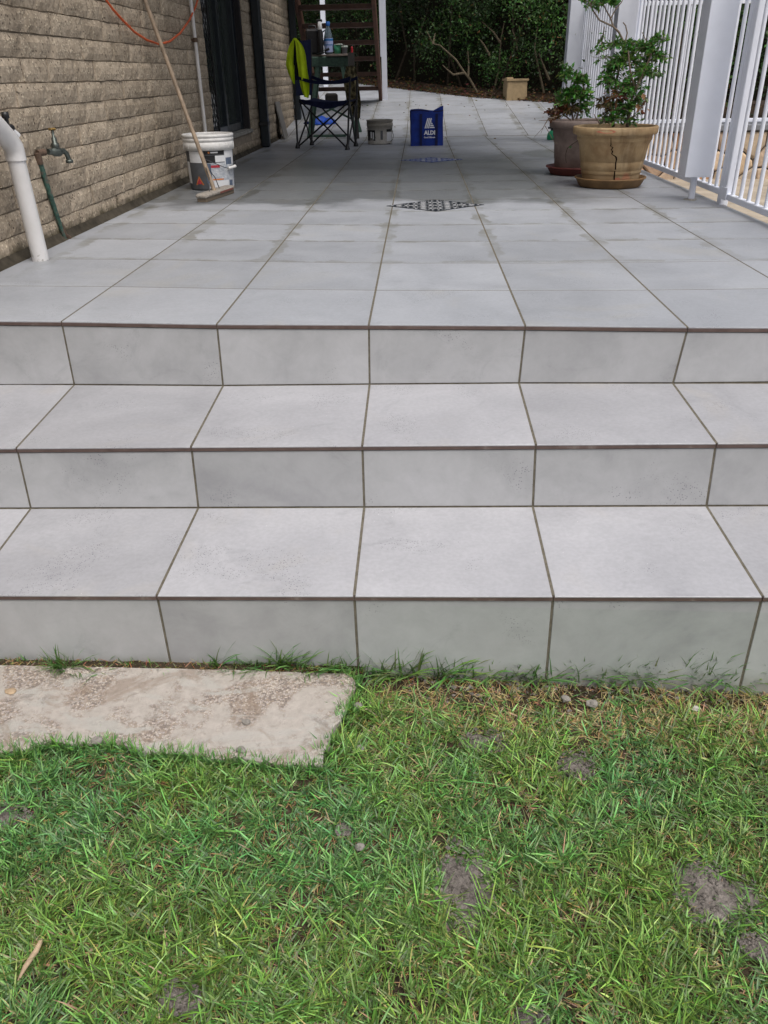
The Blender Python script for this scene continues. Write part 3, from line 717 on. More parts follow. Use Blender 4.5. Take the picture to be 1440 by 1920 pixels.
# clods and grit on the bare patches and the dry strip
N = 2600; k = rs.randint(0, 9, N); sp_a = np.array(soilpatch)[k]; a_ = rs.uniform(0, 6.28, N); r_ = np.sqrt(rs.rand(N)) * 1.15
x = sp_a[:, 0] + r_ * sp_a[:, 2] * np.cos(a_); y = sp_a[:, 1] + r_ * sp_a[:, 3] * np.sin(a_); x[:900] = rs.uniform(.02, 1.1, 900); y[:900] = -.845 - np.abs(rs.normal(0, .045, 900))
r_ = rs.gamma(2.2, .0009, N) + .0006; z = np.array([zl(q) for q in x]) + .0; z[:900] += -.006
oc = np.array([[1, 0, 0], [0, 1, 0], [-1, 0, 0], [0, -1, 0], [0, 0, .8], [0, 0, -.8]], float)
V = (oc[None] * rs.uniform(.6, 1.3, (N, 6, 1)) * r_[:, None, None] + np.stack([x, y, z], 1)[:, None]).reshape(-1, 3)
of = np.array([[0, 1, 4], [1, 2, 4], [2, 3, 4], [3, 0, 4], [1, 0, 5], [2, 1, 5], [3, 2, 5], [0, 3, 5]])
npmesh('soil_crumbs', V, (np.arange(N)[:, None, None] * 6 + of[None]).reshape(-1, 3), 'bare_soil', None, kind='stuff', label='small soil crumbs on the bare patches of the lawn', cat='soil crumbs')
# blades crowding over the front and end of the slab
N = 2600; ed = [(a, b_) for a, b_ in SLD if (b_ < -1.05 or a > -.03) and a > -1.0]; k = rs.randint(0, len(ed), N); x = np.array([ed[i][0] for i in k]) + rs.normal(0, .008, N); y = np.array([ed[i][1] for i in k])
outx = (x > -.06) & (y > -1.13); y = y - np.abs(rs.normal(0, .007, N)) * ~outx - .002; x = x + np.abs(rs.normal(0, .007, N)) * outx
g = np.stack([rs.uniform(.08, .13, N), rs.uniform(.18, .28, N), rs.uniform(.045, .075, N)], 1) * rs.uniform(.7, 1.7, N)[:, None]
blades(np.stack([x, y, np.full(N, -.575)], 1), rs.uniform(.018, .042, N), rs.uniform(.0017, .0032, N), rs.uniform(0, 6.28, N), rs.uniform(.1, 1.0, N), rs.uniform(0, .9, N), g, 'lawn_grass', kind='stuff', label='grass crowding over the broken front edge of the concrete slab', cat='grass')
# thatch: short dead stems between the blades
N = 13000; x = rs.uniform(-1.0, 1.25, N); y = rs.uniform(-1.95, -.84, N); kp = np.array([not inside(a, c) and patchness(a, c) < .3 for a, c in zip(x, y)]); x, y = x[kp], y[kp]; n = len(x)
blades(np.stack([x, y, np.array([zl(a) for a in x]) - .010], 1), rs.uniform(.012, .035, n), rs.uniform(.0008, .0016, n), rs.uniform(0, 6.28, n), rs.uniform(1.1, 1.5, n), rs.uniform(-.2, .1, n),
       np.stack([rs.uniform(.12, .34, n), rs.uniform(.085, .23, n), rs.uniform(.04, .10, n)], 1), 'dead_thatch', kind='stuff', label='short straw-coloured dead stems lying between the grass blades', cat='thatch')
# tufts growing against the bottom riser
def tuft(px, py, z, n, L0, label, spread=.018, lean=(.1, 1.1), grp='tufts of grass against the bottom riser', azr=(0, 6.28)):
    n = int(n * 1.9); p = at(px, py, 2, z); a = rs.uniform(*azr, n); r_ = spread * np.sqrt(rs.rand(n))
    P_ = np.stack([p.x + r_ * np.cos(a * 3) * 1.8, p.y + r_ * np.sin(a * 3) * .5, np.full(n, z - .004)], 1)
    az = a.copy().astype(float); az[np.sin(az) > 0] *= -1
    g = np.stack([rs.uniform(.09, .17, n), rs.uniform(.18, .32, n), rs.uniform(.05, .09, n)], 1)
    P_[:, 1] = np.minimum(P_[:, 1], -.850)
    o = blades(P_, rs.uniform(.6, 1.3, n) * L0 * 1.45, rs.uniform(.0028, .0044, n), az, rs.uniform(*lean, n), rs.uniform(.1, .9, n), g, 'grass_tuft', seg=4, label=label, cat='grass tuft', group=grp)
    return o
N = 900; x = rs.uniform(-1.1, .02, N); y = -.843 - rs.rand(N) * .036
blades(np.stack([x, y, np.full(N, -.563)], 1), rs.uniform(.01, .03, N), rs.uniform(.0012, .0026, N), rs.uniform(0, 6.28, N), rs.uniform(1.2, 1.5, N), rs.uniform(-.2, .1, N), np.stack([rs.uniform(.14, .4, N), rs.uniform(.09, .27, N), rs.uniform(.04, .12, N)], 1), 'dead_thatch', kind='stuff', label='dead brown stems in the gap between slab and bottom step', cat='thatch')
tuft(122, 1252, -.566, 34, .050, 'small green tuft at the back edge of the slab, left of the first joint')
tuft(160, 1256, -.562, 12, .040, 'thin low blades beside the left tuft at the slab edge', .03, (.9, 1.4))
tuft(405, 1250, -.566, 9, .055, 'lone curled stem at the slab edge right of the first riser joint', .01, (.2, .7))
tuft(455, 1252, -.566, 22, .040, 'low creeping grass at the slab edge below the second riser tile', .035, (.7, 1.35))
tuft(510, 1246, -.566, 26, .052, 'upright creeping shoots below the middle of the second riser tile', .03, (.2, 1.1))
tuft(545, 1250, -.566, 24, .050, 'tallest shoots at the slab edge below the second riser tile', .02, (.1, .8))
tuft(595, 1255, -.566, 30, .045, 'dense creeping grass at the right end of the slab back edge', .03, (.4, 1.3))
tuft(640, 1258, -.568, 18, .050, 'runner reaching up the riser by the second joint', .02, (.1, .9))
for i, (px, L_, n_) in enumerate(((700, .05, 26), (745, .06, 22), (815, .065, 24), (850, .05, 22), (905, .04, 16), (950, .045, 18), (1005, .055, 26), (1075, .05, 20), (1120, .045, 20), (1165, .06, 24), (1210, .07, 26), (1300, .08, 22), (1345, .075, 20), (1395, .05, 18), (1430, .06, 20))):
    words = ['just right of the slab end', 'left of a bare spot under the third riser tile', 'tall, under the middle of the third riser tile', 'leaning, right of the middle of the third riser tile', 'short, right part of the third riser tile', 'short, near the third joint', 'bright, at the third riser joint', 'thin, just right of the third joint',
             'low, left part of the fourth riser tile', 'leaning right, under the middle of the fourth riser tile', 'arching right, under the fourth riser tile', 'long and pale, arching left near the last joint', 'long, right beside the last joint', 'short, at the last joint', 'at the right edge of the photo']
    tuft(px, 1262 + (px - 700) * .022, zl((px - 690) / 800) + .0, n_, L_, 'grass tuft at the riser foot, ' + words[i], .028, (.1, 1.2), 'grass tufts along the bottom riser')

# ------------------------------------------------------------------ the house wall
house = empty('brick_house', (-1.49, 3.0, 0), 'tan rough-faced brick house along the left of the patio, with a dark glazed door', 'house')
WX = -1.492
b = MB()
DY0, DY1, DZ0 = 4.70, 6.28, .185
HX = -4.2
b.box((HX, -2.6, -.7), (WX, DY0, 2.5)); b.box((HX, DY1, -.7), (WX, 9.38, 2.5)); b.box((HX, DY0, -.7), (WX, DY1, DZ0 - .02)); b.box((HX, DY0, 2.2), (WX, DY1, 2.5)); b.box((HX, DY0, DZ0 - .02), (WX - .16, DY1, 2.2))
b.build('wall', 'mortar', house)
b = MB(); b.box((HX - .3, -2.9, 2.5), (WX + .1, 9.6, 2.62)); b.build('eave', 'reveal', house)
# brick variants
BV = []
for k in range(10):
    nu, nz_ = 7, 3; vs_ = []; fs = []
    for j in range(nz_ + 1):
        for i in range(nu + 1):
            u, w = i / nu, j / nz_; e = min(min(u, 1 - u) * 3.4, min(w, 1 - w)) ; d = -.0055 if (i in (0, nu) or j in (0, nz_)) else .0
            d += .0035 * noise.noise((u * 4 + k * 9, w * 2.4, k)) + .0022 * noise.noise((u * 11 + k, w * 6, k + 4))
            yo = .02 * noise.noise((w * 2, k, 7)) if i in (0, nu) else 0; zo = .06 * noise.noise((u * 3, k, 9 + j)) if j in (0, nz_) else 0
            vs_.append((d, u + yo * .5, w + zo))
    nb = len(vs_)
    for j in range(nz_):
        for i in range(nu): a = j * (nu + 1) + i; fs.append((a, a + 1, a + nu + 2, a + nu + 1))
    cor = [(0, 0), (nu, 0), (nu, nz_), (0, nz_)]; vs_ += [(-.03, i / nu, j / nz_) for i, j in cor]
    bot_ = [i for i in range(nu + 1)]; top_ = [nz_ * (nu + 1) + i for i in range(nu + 1)]
    fs.append(tuple(bot_[::-1]) + (nb, nb + 1)); fs.append(tuple(top_) + (nb + 2, nb + 3))
    fs.append(tuple(j * (nu + 1) for j in range(nz_ + 1)) + (nb + 3, nb)); fs.append(tuple(j * (nu + 1) + nu for j in range(nz_, -1, -1)) + (nb + 1, nb + 2))
    BV.append((vs_, fs))
bmesh_cache = []
for k, (vs_, fs) in enumerate(BV):
    me = bpy.data.meshes.new('brick_%d' % k); me.from_pydata(vs_, [], fs); me.materials.append(MATS['brick'])
    b_ = bmesh.new(); b_.from_mesh(me); bmesh.ops.recalc_face_normals(b_, faces=b_.faces); b_.to_mesh(me); b_.free(); bmesh_cache.append(me)
CH = .0902; nb_ = 0; far = MB()
def put_brick(y_, z_, L, H, single):
    global nb_
    k = rnd.randrange(10); gy, gz = .005, .006; dx = rnd.uniform(-.003, .004)
    if single:
        o = bpy.data.objects.new('brick', bmesh_cache[k]); COL.objects.link(o); o.parent = house
        o.location = (WX + .011 + dx - house.location.x, y_ + gy / 2 - house.location.y, z_ + gz / 2)
        o.scale = (1, L - gy, H - gz); nb_ += 1
    else:
        vs_, fs = BV[k]; far.add([(WX + .011 + dx + v_[0], y_ + gy / 2 + v_[1] * (L - gy), z_ + gz / 2 + v_[2] * (H - gz)) for v_ in vs_], fs)
for c in range(-7, 27):
    z_ = .004 + c * CH - .004; y_ = -2.55 + rnd.uniform(0, .2)
    while y_ < 9.36:
        L = rnd.choice((.21, .27, .30, .36, .42)) + rnd.uniform(-.02, .02); y1 = min(y_ + L, 9.36)
        H = CH + rnd.uniform(-.0015, .0015)
        spans = [(y_, y1)]
        if z_ + H > DZ0 - .03 and z_ < 2.19:
            spans = []
            if y_ < DY0: spans.append((y_, min(y1, DY0)))
            if y1 > DY1: spans.append((max(y_, DY1), y1))
        vis = (z_ > -.01 and z_ < .55 + .13 * max(0, y_ + .0) and y_ > .6 and z_ < 1.5)
        for (a, c_) in spans:
            if c_ - a > .03: put_brick(a, z_, c_ - a, H, vis and nb_ < 298 and not (a > 7.4 and z_ > .9))
        y_ = y1
far.build('brickwork', 'brick', house, kind='stuff')
# door: sill, reveal, frame, glass, security mesh
b = MB(); b.box((WX - .15, DY0 + .0, DZ0 - .02), (WX + .022, DY1, DZ0 + .012), .004); b.build('door_sill', 'concrete', house)
b = MB(); b.box((WX - .16, DY1 - .05, DZ0 + .012), (WX - .002, DY1 - .001, 2.2)); b.build('door_reveal', 'reveal', house)
b = MB(); b.box((WX - .16, DY0 + .001, DZ0 + .012), (WX - .03, DY0 + .05, 2.2)); b.build('door_reveal', 'reveal', house)
door = MB()
for (ya, yb) in ((DY0 + .05, DY0 + .11), (5.50, 5.57), (DY1 - .15, DY1 - .05)): door.box((WX - .12, ya, DZ0 + .012), (WX - .055, yb, 2.19), .004)
door.box((WX - .12, DY0 + .11, DZ0 + .012), (WX - .06, DY1 - .15, DZ0 + .08), .004)
dr = door.build('door_frame', 'dark_frame', house)
b = MB(); b.box((WX - .10, DY0 + .11, DZ0 + .08), (WX - .092, 5.50, 2.19)); b.build('pane', 'glass', dr)
b = MB(); b.box((WX - .11, 5.57, DZ0 + .08), (WX - .102, DY1 - .15, 2.19)); b.build('pane', 'glass', dr)
b = MB(); b.box((WX - .058, 5.15, DZ0 + .012), (WX - .054, 5.49, DZ0 + .075)); b.build('kick_plate', 'coping', dr)
b = MB(); ym, zm = DY0 + .01, DZ0 + .03
cols_ = 3; cw_ = .085; chh = .085
for i in range(cols_):
    for j in range(24):
        c0 = Vector((WX - .012, ym + (i + .5) * cw_, zm + (j + .5) * chh)); pts = [c0 + Vector((0, cw_ / 2, 0)), c0 + Vector((0, 0, chh / 2)), c0 + Vector((0, -cw_ / 2, 0)), c0 + Vector((0, 0, -chh / 2))]
        for q in range(4): b.bar(pts[q], pts[(q + 1) % 4], .007, .006, (1, 0, 0))
b.bar((WX - .012, ym, zm - .02), (WX - .012, ym, 2.19), .012, .012); b.bar((WX - .012, ym + cols_ * cw_, zm - .02), (WX - .012, ym + cols_ * cw_, 2.19), .016, .014)
b.build('security_mesh', 'dark_metal', house)
# downpipes on the far part of the wall
b = MB(); b.box((WX + .02, 6.66, .0), (WX + .105, 6.76, 2.45), .012); dp = b.build('square_downpipe', 'dark_frame', None, 'dark square downpipe on the brick wall between the glazed door and the camp chair', 'downpipe', loc=(WX + .06, 6.71, 0))
b = MB(); b.box((WX + .015, 6.64, .20), (WX + .11, 6.78, .235), .004); b.build('bracket', 'dark_metal', dp)
b = MB(); b.box((WX + .02, 9.26, .14), (WX + .10, 9.35, 2.45), .01); dp2 = b.build('square_downpipe', 'dark_frame', None, 'dark downpipe at the far corner of the brick house, behind the hi-vis jacket', 'downpipe')
# slim strip of cement at the foot of the wall
b = MB()
def foot(u, w):
    y = .0 + 9.3 * u; return (WX + .014 + .024 * w + .004 * noise.noise((y * 6, w, 0)), y, (.03 * (1 - w) ** 2 + .0035 + .002 * noise.noise((y * 9, 0, 0))) * (1 if w < 1 else .1))
b.quadgrid(foot, 120, 3); b.build('cement_fillet', 'wall_foot', pm)

# white waste pipe
dpz = empty('waste_pipe', (-1.385, .975, 0), 'thick white plastic waste pipe with an elbow, beside the brick wall', 'pipe')
pa, pb, pc, pd = Vector((-1.385, .978, .001)), Vector((-1.388, .960, .385)), Vector((-1.39, .93, .45)), Vector((-1.395, .70, .60))
b = MB(); b.tube([pa, pa.lerp(pb, .5), pb], .0325, 24); b.build('pipe', 'pvc', dpz)
b = MB(); b.tube([pb - Vector((0, 0, .012)), pb, pb + Vector((0, -.002, .035)), pc, (-1.392, .88, .487), (-1.394, .80, .54)], [.0375] * 6, 24); b.build('elbow', 'pvc', dpz)
b = MB(); b.tube([(-1.394, .80, .54), pd, (-1.4, .3, .87)], .0325, 20); b.build('upper_pipe', 'pvc', dpz)
# garden tap
tp = empty('garden_tap', (-1.47, 1.42, .0), 'old brass garden tap on a green pipe, right of the thick white pipe', 'tap')
b = MB(); b.tube([(-1.468, 1.44, .0), (-1.47, 1.40, .14), (-1.472, 1.375, .24), (-1.474, 1.355, .335)], [.009, .0105, .0115, .012], 10); b.build('riser_pipe', 'green_pipe', tp)
b = MB(); b.tube([(-1.455, 1.47, .002), (-1.468, 1.445, .02), (-1.469, 1.425, .075)], [.009, .0125, .0115], 8); b.build('pipe_foot', 'rust_pipe', tp); b = MB(); b.tube([(-1.474, 1.355, .325), (-1.474, 1.35, .37)], .014, 10); b.tube([(-1.474, 1.352, .368), (-1.455, 1.385, .370)], .0135, 10); b.build('fitting', 'rust_pipe', tp)
T0 = Vector((-1.448, 1.40, .370)); T1 = Vector((-1.405, 1.49, .362)); tdir = (T1 - T0)
b = MB(); b.tube([T0, T0 + tdir * .2, T0 + tdir * .3, T0 + tdir * .6, T0 + tdir * .72], [.012, .013, .019, .019, .013], 12)
b.tube([T0 + tdir * .6, T0 + tdir * .85 + Vector((0, 0, .003)), T0 + tdir * 1.0 - Vector((0, 0, .008)), T0 + tdir * 1.07 - Vector((0, 0, .034))], [.013, .012, .0105, .011], 12)
b.lathe(T0 + tdir * 1.07 + Vector((0, 0, -.045)), [(.001, 0), (.016, 0), (.016, .012), (.009, .014)], 14)
b.build('tap_body', 'brass', tp)
b = MB(); c_ = T0 + tdir * .45; b.lathe(c_, [(.015, .012), (.017, .015), (.017, .033), (.011, .036), (.011, .055), (.006, .058), (.006, .085)], 12); b.build('bonnet', 'brass', tp)
b = MB(); b.box(c_ + Vector((-.017, -.006, .083)), c_ + Vector((.017, .006, .094)), .004); b.box(c_ + Vector((-.006, -.017, .084)), c_ + Vector((.006, .017, .093)), .004); b.build('handle', 'gold_brass', tp)
# second tap behind the pipe
t2 = empty('hose_valve', (-1.45, 1.0, .47), 'small black hose valve on the wall above the white waste pipe elbow', 'valve')
q = at(15, 240, 0, -1.445)
b = MB(); b.tube([Vector((-1.49, q.y, q.z)), q], .011, 10); b.tube([q + Vector((0, -.02, 0)), q + Vector((0, .025, -.002))], [.016, .016], 12); b.build('valve_body', 'black_plastic', t2)
b = MB(); b.lathe(q + Vector((0, 0, .01)), [(.008, 0), (.008, .022), (.015, .025), (.013, .045), (.004, .047)], 12); b.build('handle', 'black_plastic', t2)
b = MB(); b.tube([q + Vector((.004, .02, -.01)), q + Vector((.01, .045, -.03))], [.011, .013], 12); b.build('outlet', 'label_white', t2)
# conduit
cd = empty('white_conduit', (-1.46, 4.15, 0), 'thin white conduit pipe on the brick wall behind the tall paint pail', 'pipe')
b = MB(); ca = at(389, 262, 0, -1.455); cb = at(366, 75, 0, -1.455); cc = Vector((-1.455, cb.y - .0, 2.45)); ca = Vector((-1.455, cb.y, 0.0))
b.tube([ca, cb, cc], .0125, 12); b.build('pipe', 'pvc', cd)
b = MB(); b.tube([cb + Vector((0, 0, -.014)), cb + Vector((0, 0, .014))], .0175, 12); b.box(cb + Vector((-.03, -.006, -.008)), cb + Vector((0, .03, .008))); b.build('clip', 'rust_pipe', cd)
# orange hose
b = MB(); P0 = at(198, -10, 0, -1.455); pts = [Vector((-1.455, P0.y - .02, 1.25))]
for (px, py) in ((199, 0), (212, 18), (230, 38), (252, 60), (275, 75), (298, 83), (318, 78), (338, 62), (355, 38), (367, 12), (372, -6)): pts.append(at(px, py, 0, -1.45))
pts.append(Vector((-1.455, pts[-1].y, 1.35))); b.tube(pts, .0065, 8); b.build('orange_hose', 'orange_hose', None, 'orange hose hanging in a loop on the brick wall', 'hose')

# ------------------------------------------------------------------ broom and pails
H1 = at(402, 360, 2, .03); HB = at(272, 0, 0, -1.465)
br = empty('broom', (H1.x, H1.y, 0), 'wooden push broom leaning against the brick wall, in front of the tall pail', 'broom')
h0 = Vector((-1.075, 2.78, .035)); dirh = (HB - h0).normalized()
b = MB(); b.tube([h0, h0.lerp(HB, .5), HB, HB + dirh * .25], [.0125, .012, .012, .0115], 12); b.build('handle', 'broom_wood', br)
hd = Vector((.10, .55, 0)).normalized(); hc = Vector((-1.082, 2.80, .0)); sd2 = Vector((hd.y, -hd.x, 0))
M_ = Matrix((sd2, hd, Vector((0, 0, 1)))).transposed().to_4x4(); M_.translation = hc
b = MB(); b.box((-.036, -.20, .020), (.036, .24, .046), .009, M_); b.build('broom_head', 'broom_head', br)
b = MB(); b.box((-.030, -.19, .0), (.030, .23, .021), .002, M_); b.build('bristles', 'bristle', br)
b = MB(); b.box((.0362, .0, .026), (.0375, .20, .036), 0, M_); b.build('red_stripe', 'red_paint', br)
b = MB()
for s_ in (-1, 1):
    b.tube([M_ @ Vector((0, s_ * .075, .046)), M_ @ Vector((-.004, s_ * .04, .11)), h0 + dirh * .17 + Vector((0, 0, 0))], .0028, 6)
b.build('brace', 'wire', br)

PC = Vector((-1.205, 3.29, 0))
pl = empty('paint_pail', PC, 'tall white and grey paint pail with a torn printed label, behind the broom', 'pail')
b = MB(); b.lathe(PC, [(.001, .004), (.134, .004), (.138, .0), (.143, .012), (.150, .25)], 48); b.build('tub', 'pail_grey', pl)
b = MB(); b.lathe(PC, [(.151, .235), (.160, .235), (.1605, .279), (.1575, .281), (.1575, .285), (.1615, .287), (.1615, .303), (.1590, .305), (.1590, .308), (.1635, .310), (.1635, .322), (.160, .326), (.152, .326), (.1515, .32), (.146, .25), (.136, .02), (.001, .015)], 56)
for a_ in range(14):
    a = a_ * 2 * math.pi / 14; c_ = PC + Vector((math.cos(a) * .1605, math.sin(a) * .1605, .243)); b.bar(c_, c_ + Vector((0, 0, .028)), .003, .003, (math.cos(a), math.sin(a), 0))
b.build('rim', 'pail_white', pl)
def wrap(name, mat, parent, C_, r0, r1, zt, a0, a1, z0, z1, off=.0008, poly=None):
    """a printed patch on a tapering pail; angles in degrees, 0 faces the viewer, positive to the right"""
    base = math.atan2(CAM.y - C_.y, CAM.x - C_.x)
    def fn(u, w):
        z = z0 + (z1 - z0) * w; r_ = r0 + (r1 - r0) * z / zt + off; a = base + R(a0 + (a1 - a0) * u)
        return (C_.x + r_ * math.cos(a), C_.y + r_ * math.sin(a), z)
    b = MB(); b.quadgrid(fn, max(2, int(abs(a1 - a0) / 6)), 1, False); b.build(name, mat, parent)
def W1(mat, a0, a1, z0, z1, off=.0008): wrap('label_patch', mat, pl, PC, .1425, .150, .25, a0, a1, z0, z1, off)
W1('pail_black', -14, 45, .212, .236); W1('label_white', -58, -16, .165, .232, .0009); W1('pail_black', -16, 36, .165, .208, .0008)
W1('label_print', -10, 74, .015, .164, .0010); W1('label_white', 12, 40, .168, .205, .0013); W1('label_white', 37, 74, .15, .236, .0012); W1('label_blue', 40, 62, .150, .19, .0016)
W1('label_blue', -13, 0, .045, .160, .0016); W1('label_red', 0, 22, .135, .150, .0018); W1('label_orange', 2, 30, .062, .070, .0018); W1('label_white', 4, 45, .020, .058, .0018); W1('label_white', -80, -62, .04, .17, .0012); W1('label_blue', 48, 60, .02, .055, .002)
W1('label_orange', -4, 0, .219, .229, .0014); W1('label_white', 2, 20, .220, .228, .0014)
base = math.atan2(CAM.y - PC.y, CAM.x - PC.x)
def onp(a, z, off=.002): r_ = .1425 + .0075 * z / .25 + off; return (PC.x + r_ * math.cos(base + R(a)), PC.y + r_ * math.sin(base + R(a)), z)
b = MB(); b.add([onp(-46, .035), onp(-22, .035), onp(-34, .088)], [(0, 1, 2)]); b.build('warning_triangle', 'label_orange', pl)
b = MB(); b.add([onp(-42, .040, .0026), onp(-26, .040, .0026), onp(-34, .077, .0026)], [(0, 1, 2)]); b.build('triangle_inset', 'label_red', pl)
b = MB(); pts = [onp(-15, .19, .006)] + [onp(a, z, .014) for a, z in ((0, .175), (15, .155), (30, .137), (40, .128))] + [onp(70, .15, .02), onp(92, .20, .01)]; b.tube(pts, .0022, 6); hb = b.build('bail_wire', 'wire', pl)
b = MB(); b.tube([onp(42, .127, .015), onp(52, .130, .018), onp(66, .134, .022)], .0095, 12); b.build('grip', 'pail_white', pl)

QC = Vector((-.262, 6.90, 0))
p2 = empty('dirty_pail', QC, 'short pail smeared with dried mortar, between the chair and the blue bag', 'pail')
b = MB(); b.lathe(QC, [(.001, .004), (.122, .004), (.124, 0), (.126, .01), (.132, .165), (.136, .168), (.137, .195), (.131, .197), (.134, .2), (.137, .222), (.140, .226), (.132, .228), (.126, .02), (.001, .012)], 40, wob=lambda a, z: .004 * math.sin(a * 5 + z * 9)); b.build('tub', 'pail_dirty', p2)
for (mt, a0, a1, z0, z1) in (('pail_black', -80, -22, .035, .135), ('label_white', -48, -38, .06, .12), ('label_white', -34, -28, .05, .115), ('pail_grey', 3, 14, .045, .13), ('pail_black', 32, 62, .118, .142), ('label_white', 34, 70, .03, .115), ('pail_black', 34, 60, .004, .012)):
    wrap('label_patch', mt, p2, QC, .1245, .132, .165, a0, a1, z0, z1, .0015 if mt == 'label_white' else .001)
b = MB(); ba = math.atan2(CAM.y - QC.y, CAM.x - QC.x)
def onq(a, z, off): r_ = .131 + off; return (QC.x + r_ * math.cos(ba + R(a)), QC.y + r_ * math.sin(ba + R(a)), z)
b.tube([onq(60, .15, .004), onq(68, .12, .010), onq(78, .08, .014), onq(70, .045, .012), onq(55, .03, .008)], .003, 6); b.build('bail_wire', 'wire', p2)

# ------------------------------------------------------------------ shopping bag
BG = Vector((.222, 6.60, 0)); ROT = Matrix.Rotation(R(3), 4, 'Z')
bag = empty('shopping_bag', BG, 'royal blue ALDI shopping bag standing upright in the middle of the patio', 'bag')
def bagp(x, y, z): return BG + (ROT @ Vector((x, y, 0))) + Vector((0, 0, z))
b = MB(); HB_, WB, DB = .325, .315, .15
def bside(p, q, ph):
    def fn(u, w):
        x = p[0] + (q[0] - p[0]) * u; y = p[1] + (q[1] - p[1]) * u; z = HB_ * w
        nx, ny = (q[1] - p[1]), -(q[0] - p[0]); l = math.hypot(nx, ny); nx /= l; ny /= l
        bl = .010 * math.sin(math.pi * u) * (.6 + .4 * math.sin(w * 3 + ph)) + .005 * noise.noise((u * 4 + ph, w * 4, ph)); 
        z += (.008 * math.sin(u * 6 + ph) - .006 * math.sin(math.pi * u)) * w
        return bagp(x + nx * bl * 1.0, y + ny * bl, z)
    b.quadgrid(fn, 12, 12)
c4 = [(-WB / 2, -DB / 2), (WB / 2, -DB / 2), (WB / 2, DB / 2), (-WB / 2, DB / 2)]
for i in range(4): bside(c4[i], c4[(i + 1) % 4], i * 1.7)
b.add([bagp(x, y, .003) for x, y in c4], [(0, 1, 2, 3)]); b.add([bagp(x * .9, y * .9, .19) for x, y in c4], [(0, 1, 2, 3)])
b.build('bag_body', 'bag_blue', bag)
b = MB()
for xs in (-.062, .093):
    b.quadgrid(lambda u, w: bagp(xs - .013 + .026 * u, -DB / 2 - .0165 - .002 * math.sin(w * 5), .003 + .285 * w), 2, 8)
b.build('strap', 'bag_dark', bag)
b = MB(); b.prism([bagp(.06, -.05, .315), bagp(.158, -.075, .322), bagp(.160, -.06, .356), bagp(.135, -.05, .352)], (0, .012, 0)); b.build('handle', 'bag_blue', bag)
b = MB(); b.quadgrid(lambda u, w: bagp(-WB / 2 + WB * u, -DB / 2 - .003 - .004 * math.sin(math.pi * u), HB_ - .012 + .010 * w + .008 * math.sin(u * 6) - .006 * math.sin(math.pi * u)), 10, 1); b.build('hem', 'bag_dark', bag)
YF = -DB / 2 - .0155
lo = MB()
def P2(x, z): return bagp(x, YF - .001, z)
x0_, x1_, zb_, zt_ = -.026, .078, .160, .250
for i in range(3):
    xa = x0_ + .0165 * i; lo.add([P2(xa, zb_), P2(xa + .0115, zb_), P2(xa + .0115 + .030 - .003, zt_), P2(xa + .030 - .003, zt_)], [(0, 1, 2, 3)])
for i in range(5):
    za = zb_ + i * .0165; hw = .052 - i * .0095
    lo.add([P2(x0_ + .05 + i * .0042, za + .002), P2(x0_ + .05 + hw, za + .002), P2(x0_ + .05 + hw - .007, za + .0125), P2(x0_ + .05 + i * .0042 + .004, za + .0125)], [(0, 1, 2, 3)])
lo.build('logo', 'print_white', bag)
def text(s_, size, x, z, bold, name='lettering', wsc=1.0):
    cu = bpy.data.curves.new(name, 'FONT'); cu.body = s_; cu.size = size; cu.align_x = 'CENTER'; cu.offset = bold; cu.resolution_u = 2
    tmp = bpy.data.objects.new(name, cu); COL.objects.link(tmp); bpy.context.view_layer.update()
    me = bpy.data.meshes.new_from_object(tmp); bpy.data.objects.remove(tmp); bpy.data.curves.remove(cu)
    for v_ in me.vertices: q = P2(x + v_.co.x * wsc, z + v_.co.y) - BG; v_.co = q
    me.materials.clear(); me.materials.append(MATS['print_white'])
    o = bpy.data.objects.new(name, me); COL.objects.link(o); o.parent = bag; ORG[o] = BG; return o
text('ALDI', .052, .026, .103, .0022, wsc=.98); text('Good Different', .0185, .024, .072, .0007, wsc=.95)

# ------------------------------------------------------------------ plant pots
def leaf_np(P_, D, size, cols, wr=.45, fold=.25):
    """leaves: P_ root, D unit directions; diamond of four verts folded along the rib, two triangles"""
    n = len(P_); up = rs.normal(size=(n, 3)); up -= (up * D).sum(1)[:, None] * D; up /= np.linalg.norm(up, axis=1)[:, None] + 1e-9
    sd3 = np.cross(D, up); L = size[:, None]
    V = np.stack([P_, P_ + D * L * .45 + sd3 * L * wr * .5 + up * L * fold * .3, P_ + D * L, P_ + D * L * .45 - sd3 * L * wr * .5 + up * L * fold * .3], 1)
    base = np.arange(n)[:, None] * 4
    Fq = np.concatenate([base + np.array([[0, 1, 2]]), base + np.array([[0, 2, 3]])], 0)
    return V.reshape(-1, 3), Fq, np.repeat(cols[:, None, :], 4, 1).reshape(-1, 3)
def green(n, lo_=.6, hi_=1.4, y=.5):
    g = np.stack([rs.uniform(.05, .11, n), rs.uniform(.14, .27, n), rs.uniform(.03, .055, n)], 1) * rs.uniform(lo_, hi_, n)[:, None]
    yl = rs.rand(n) < .18 * y; g[yl] = g[yl] * np.array([2.2, 1.7, 1.1]); return g
def twig_leaves(mb, starts, ncl, leaves, rad, size, parent_pts=None):
    pass
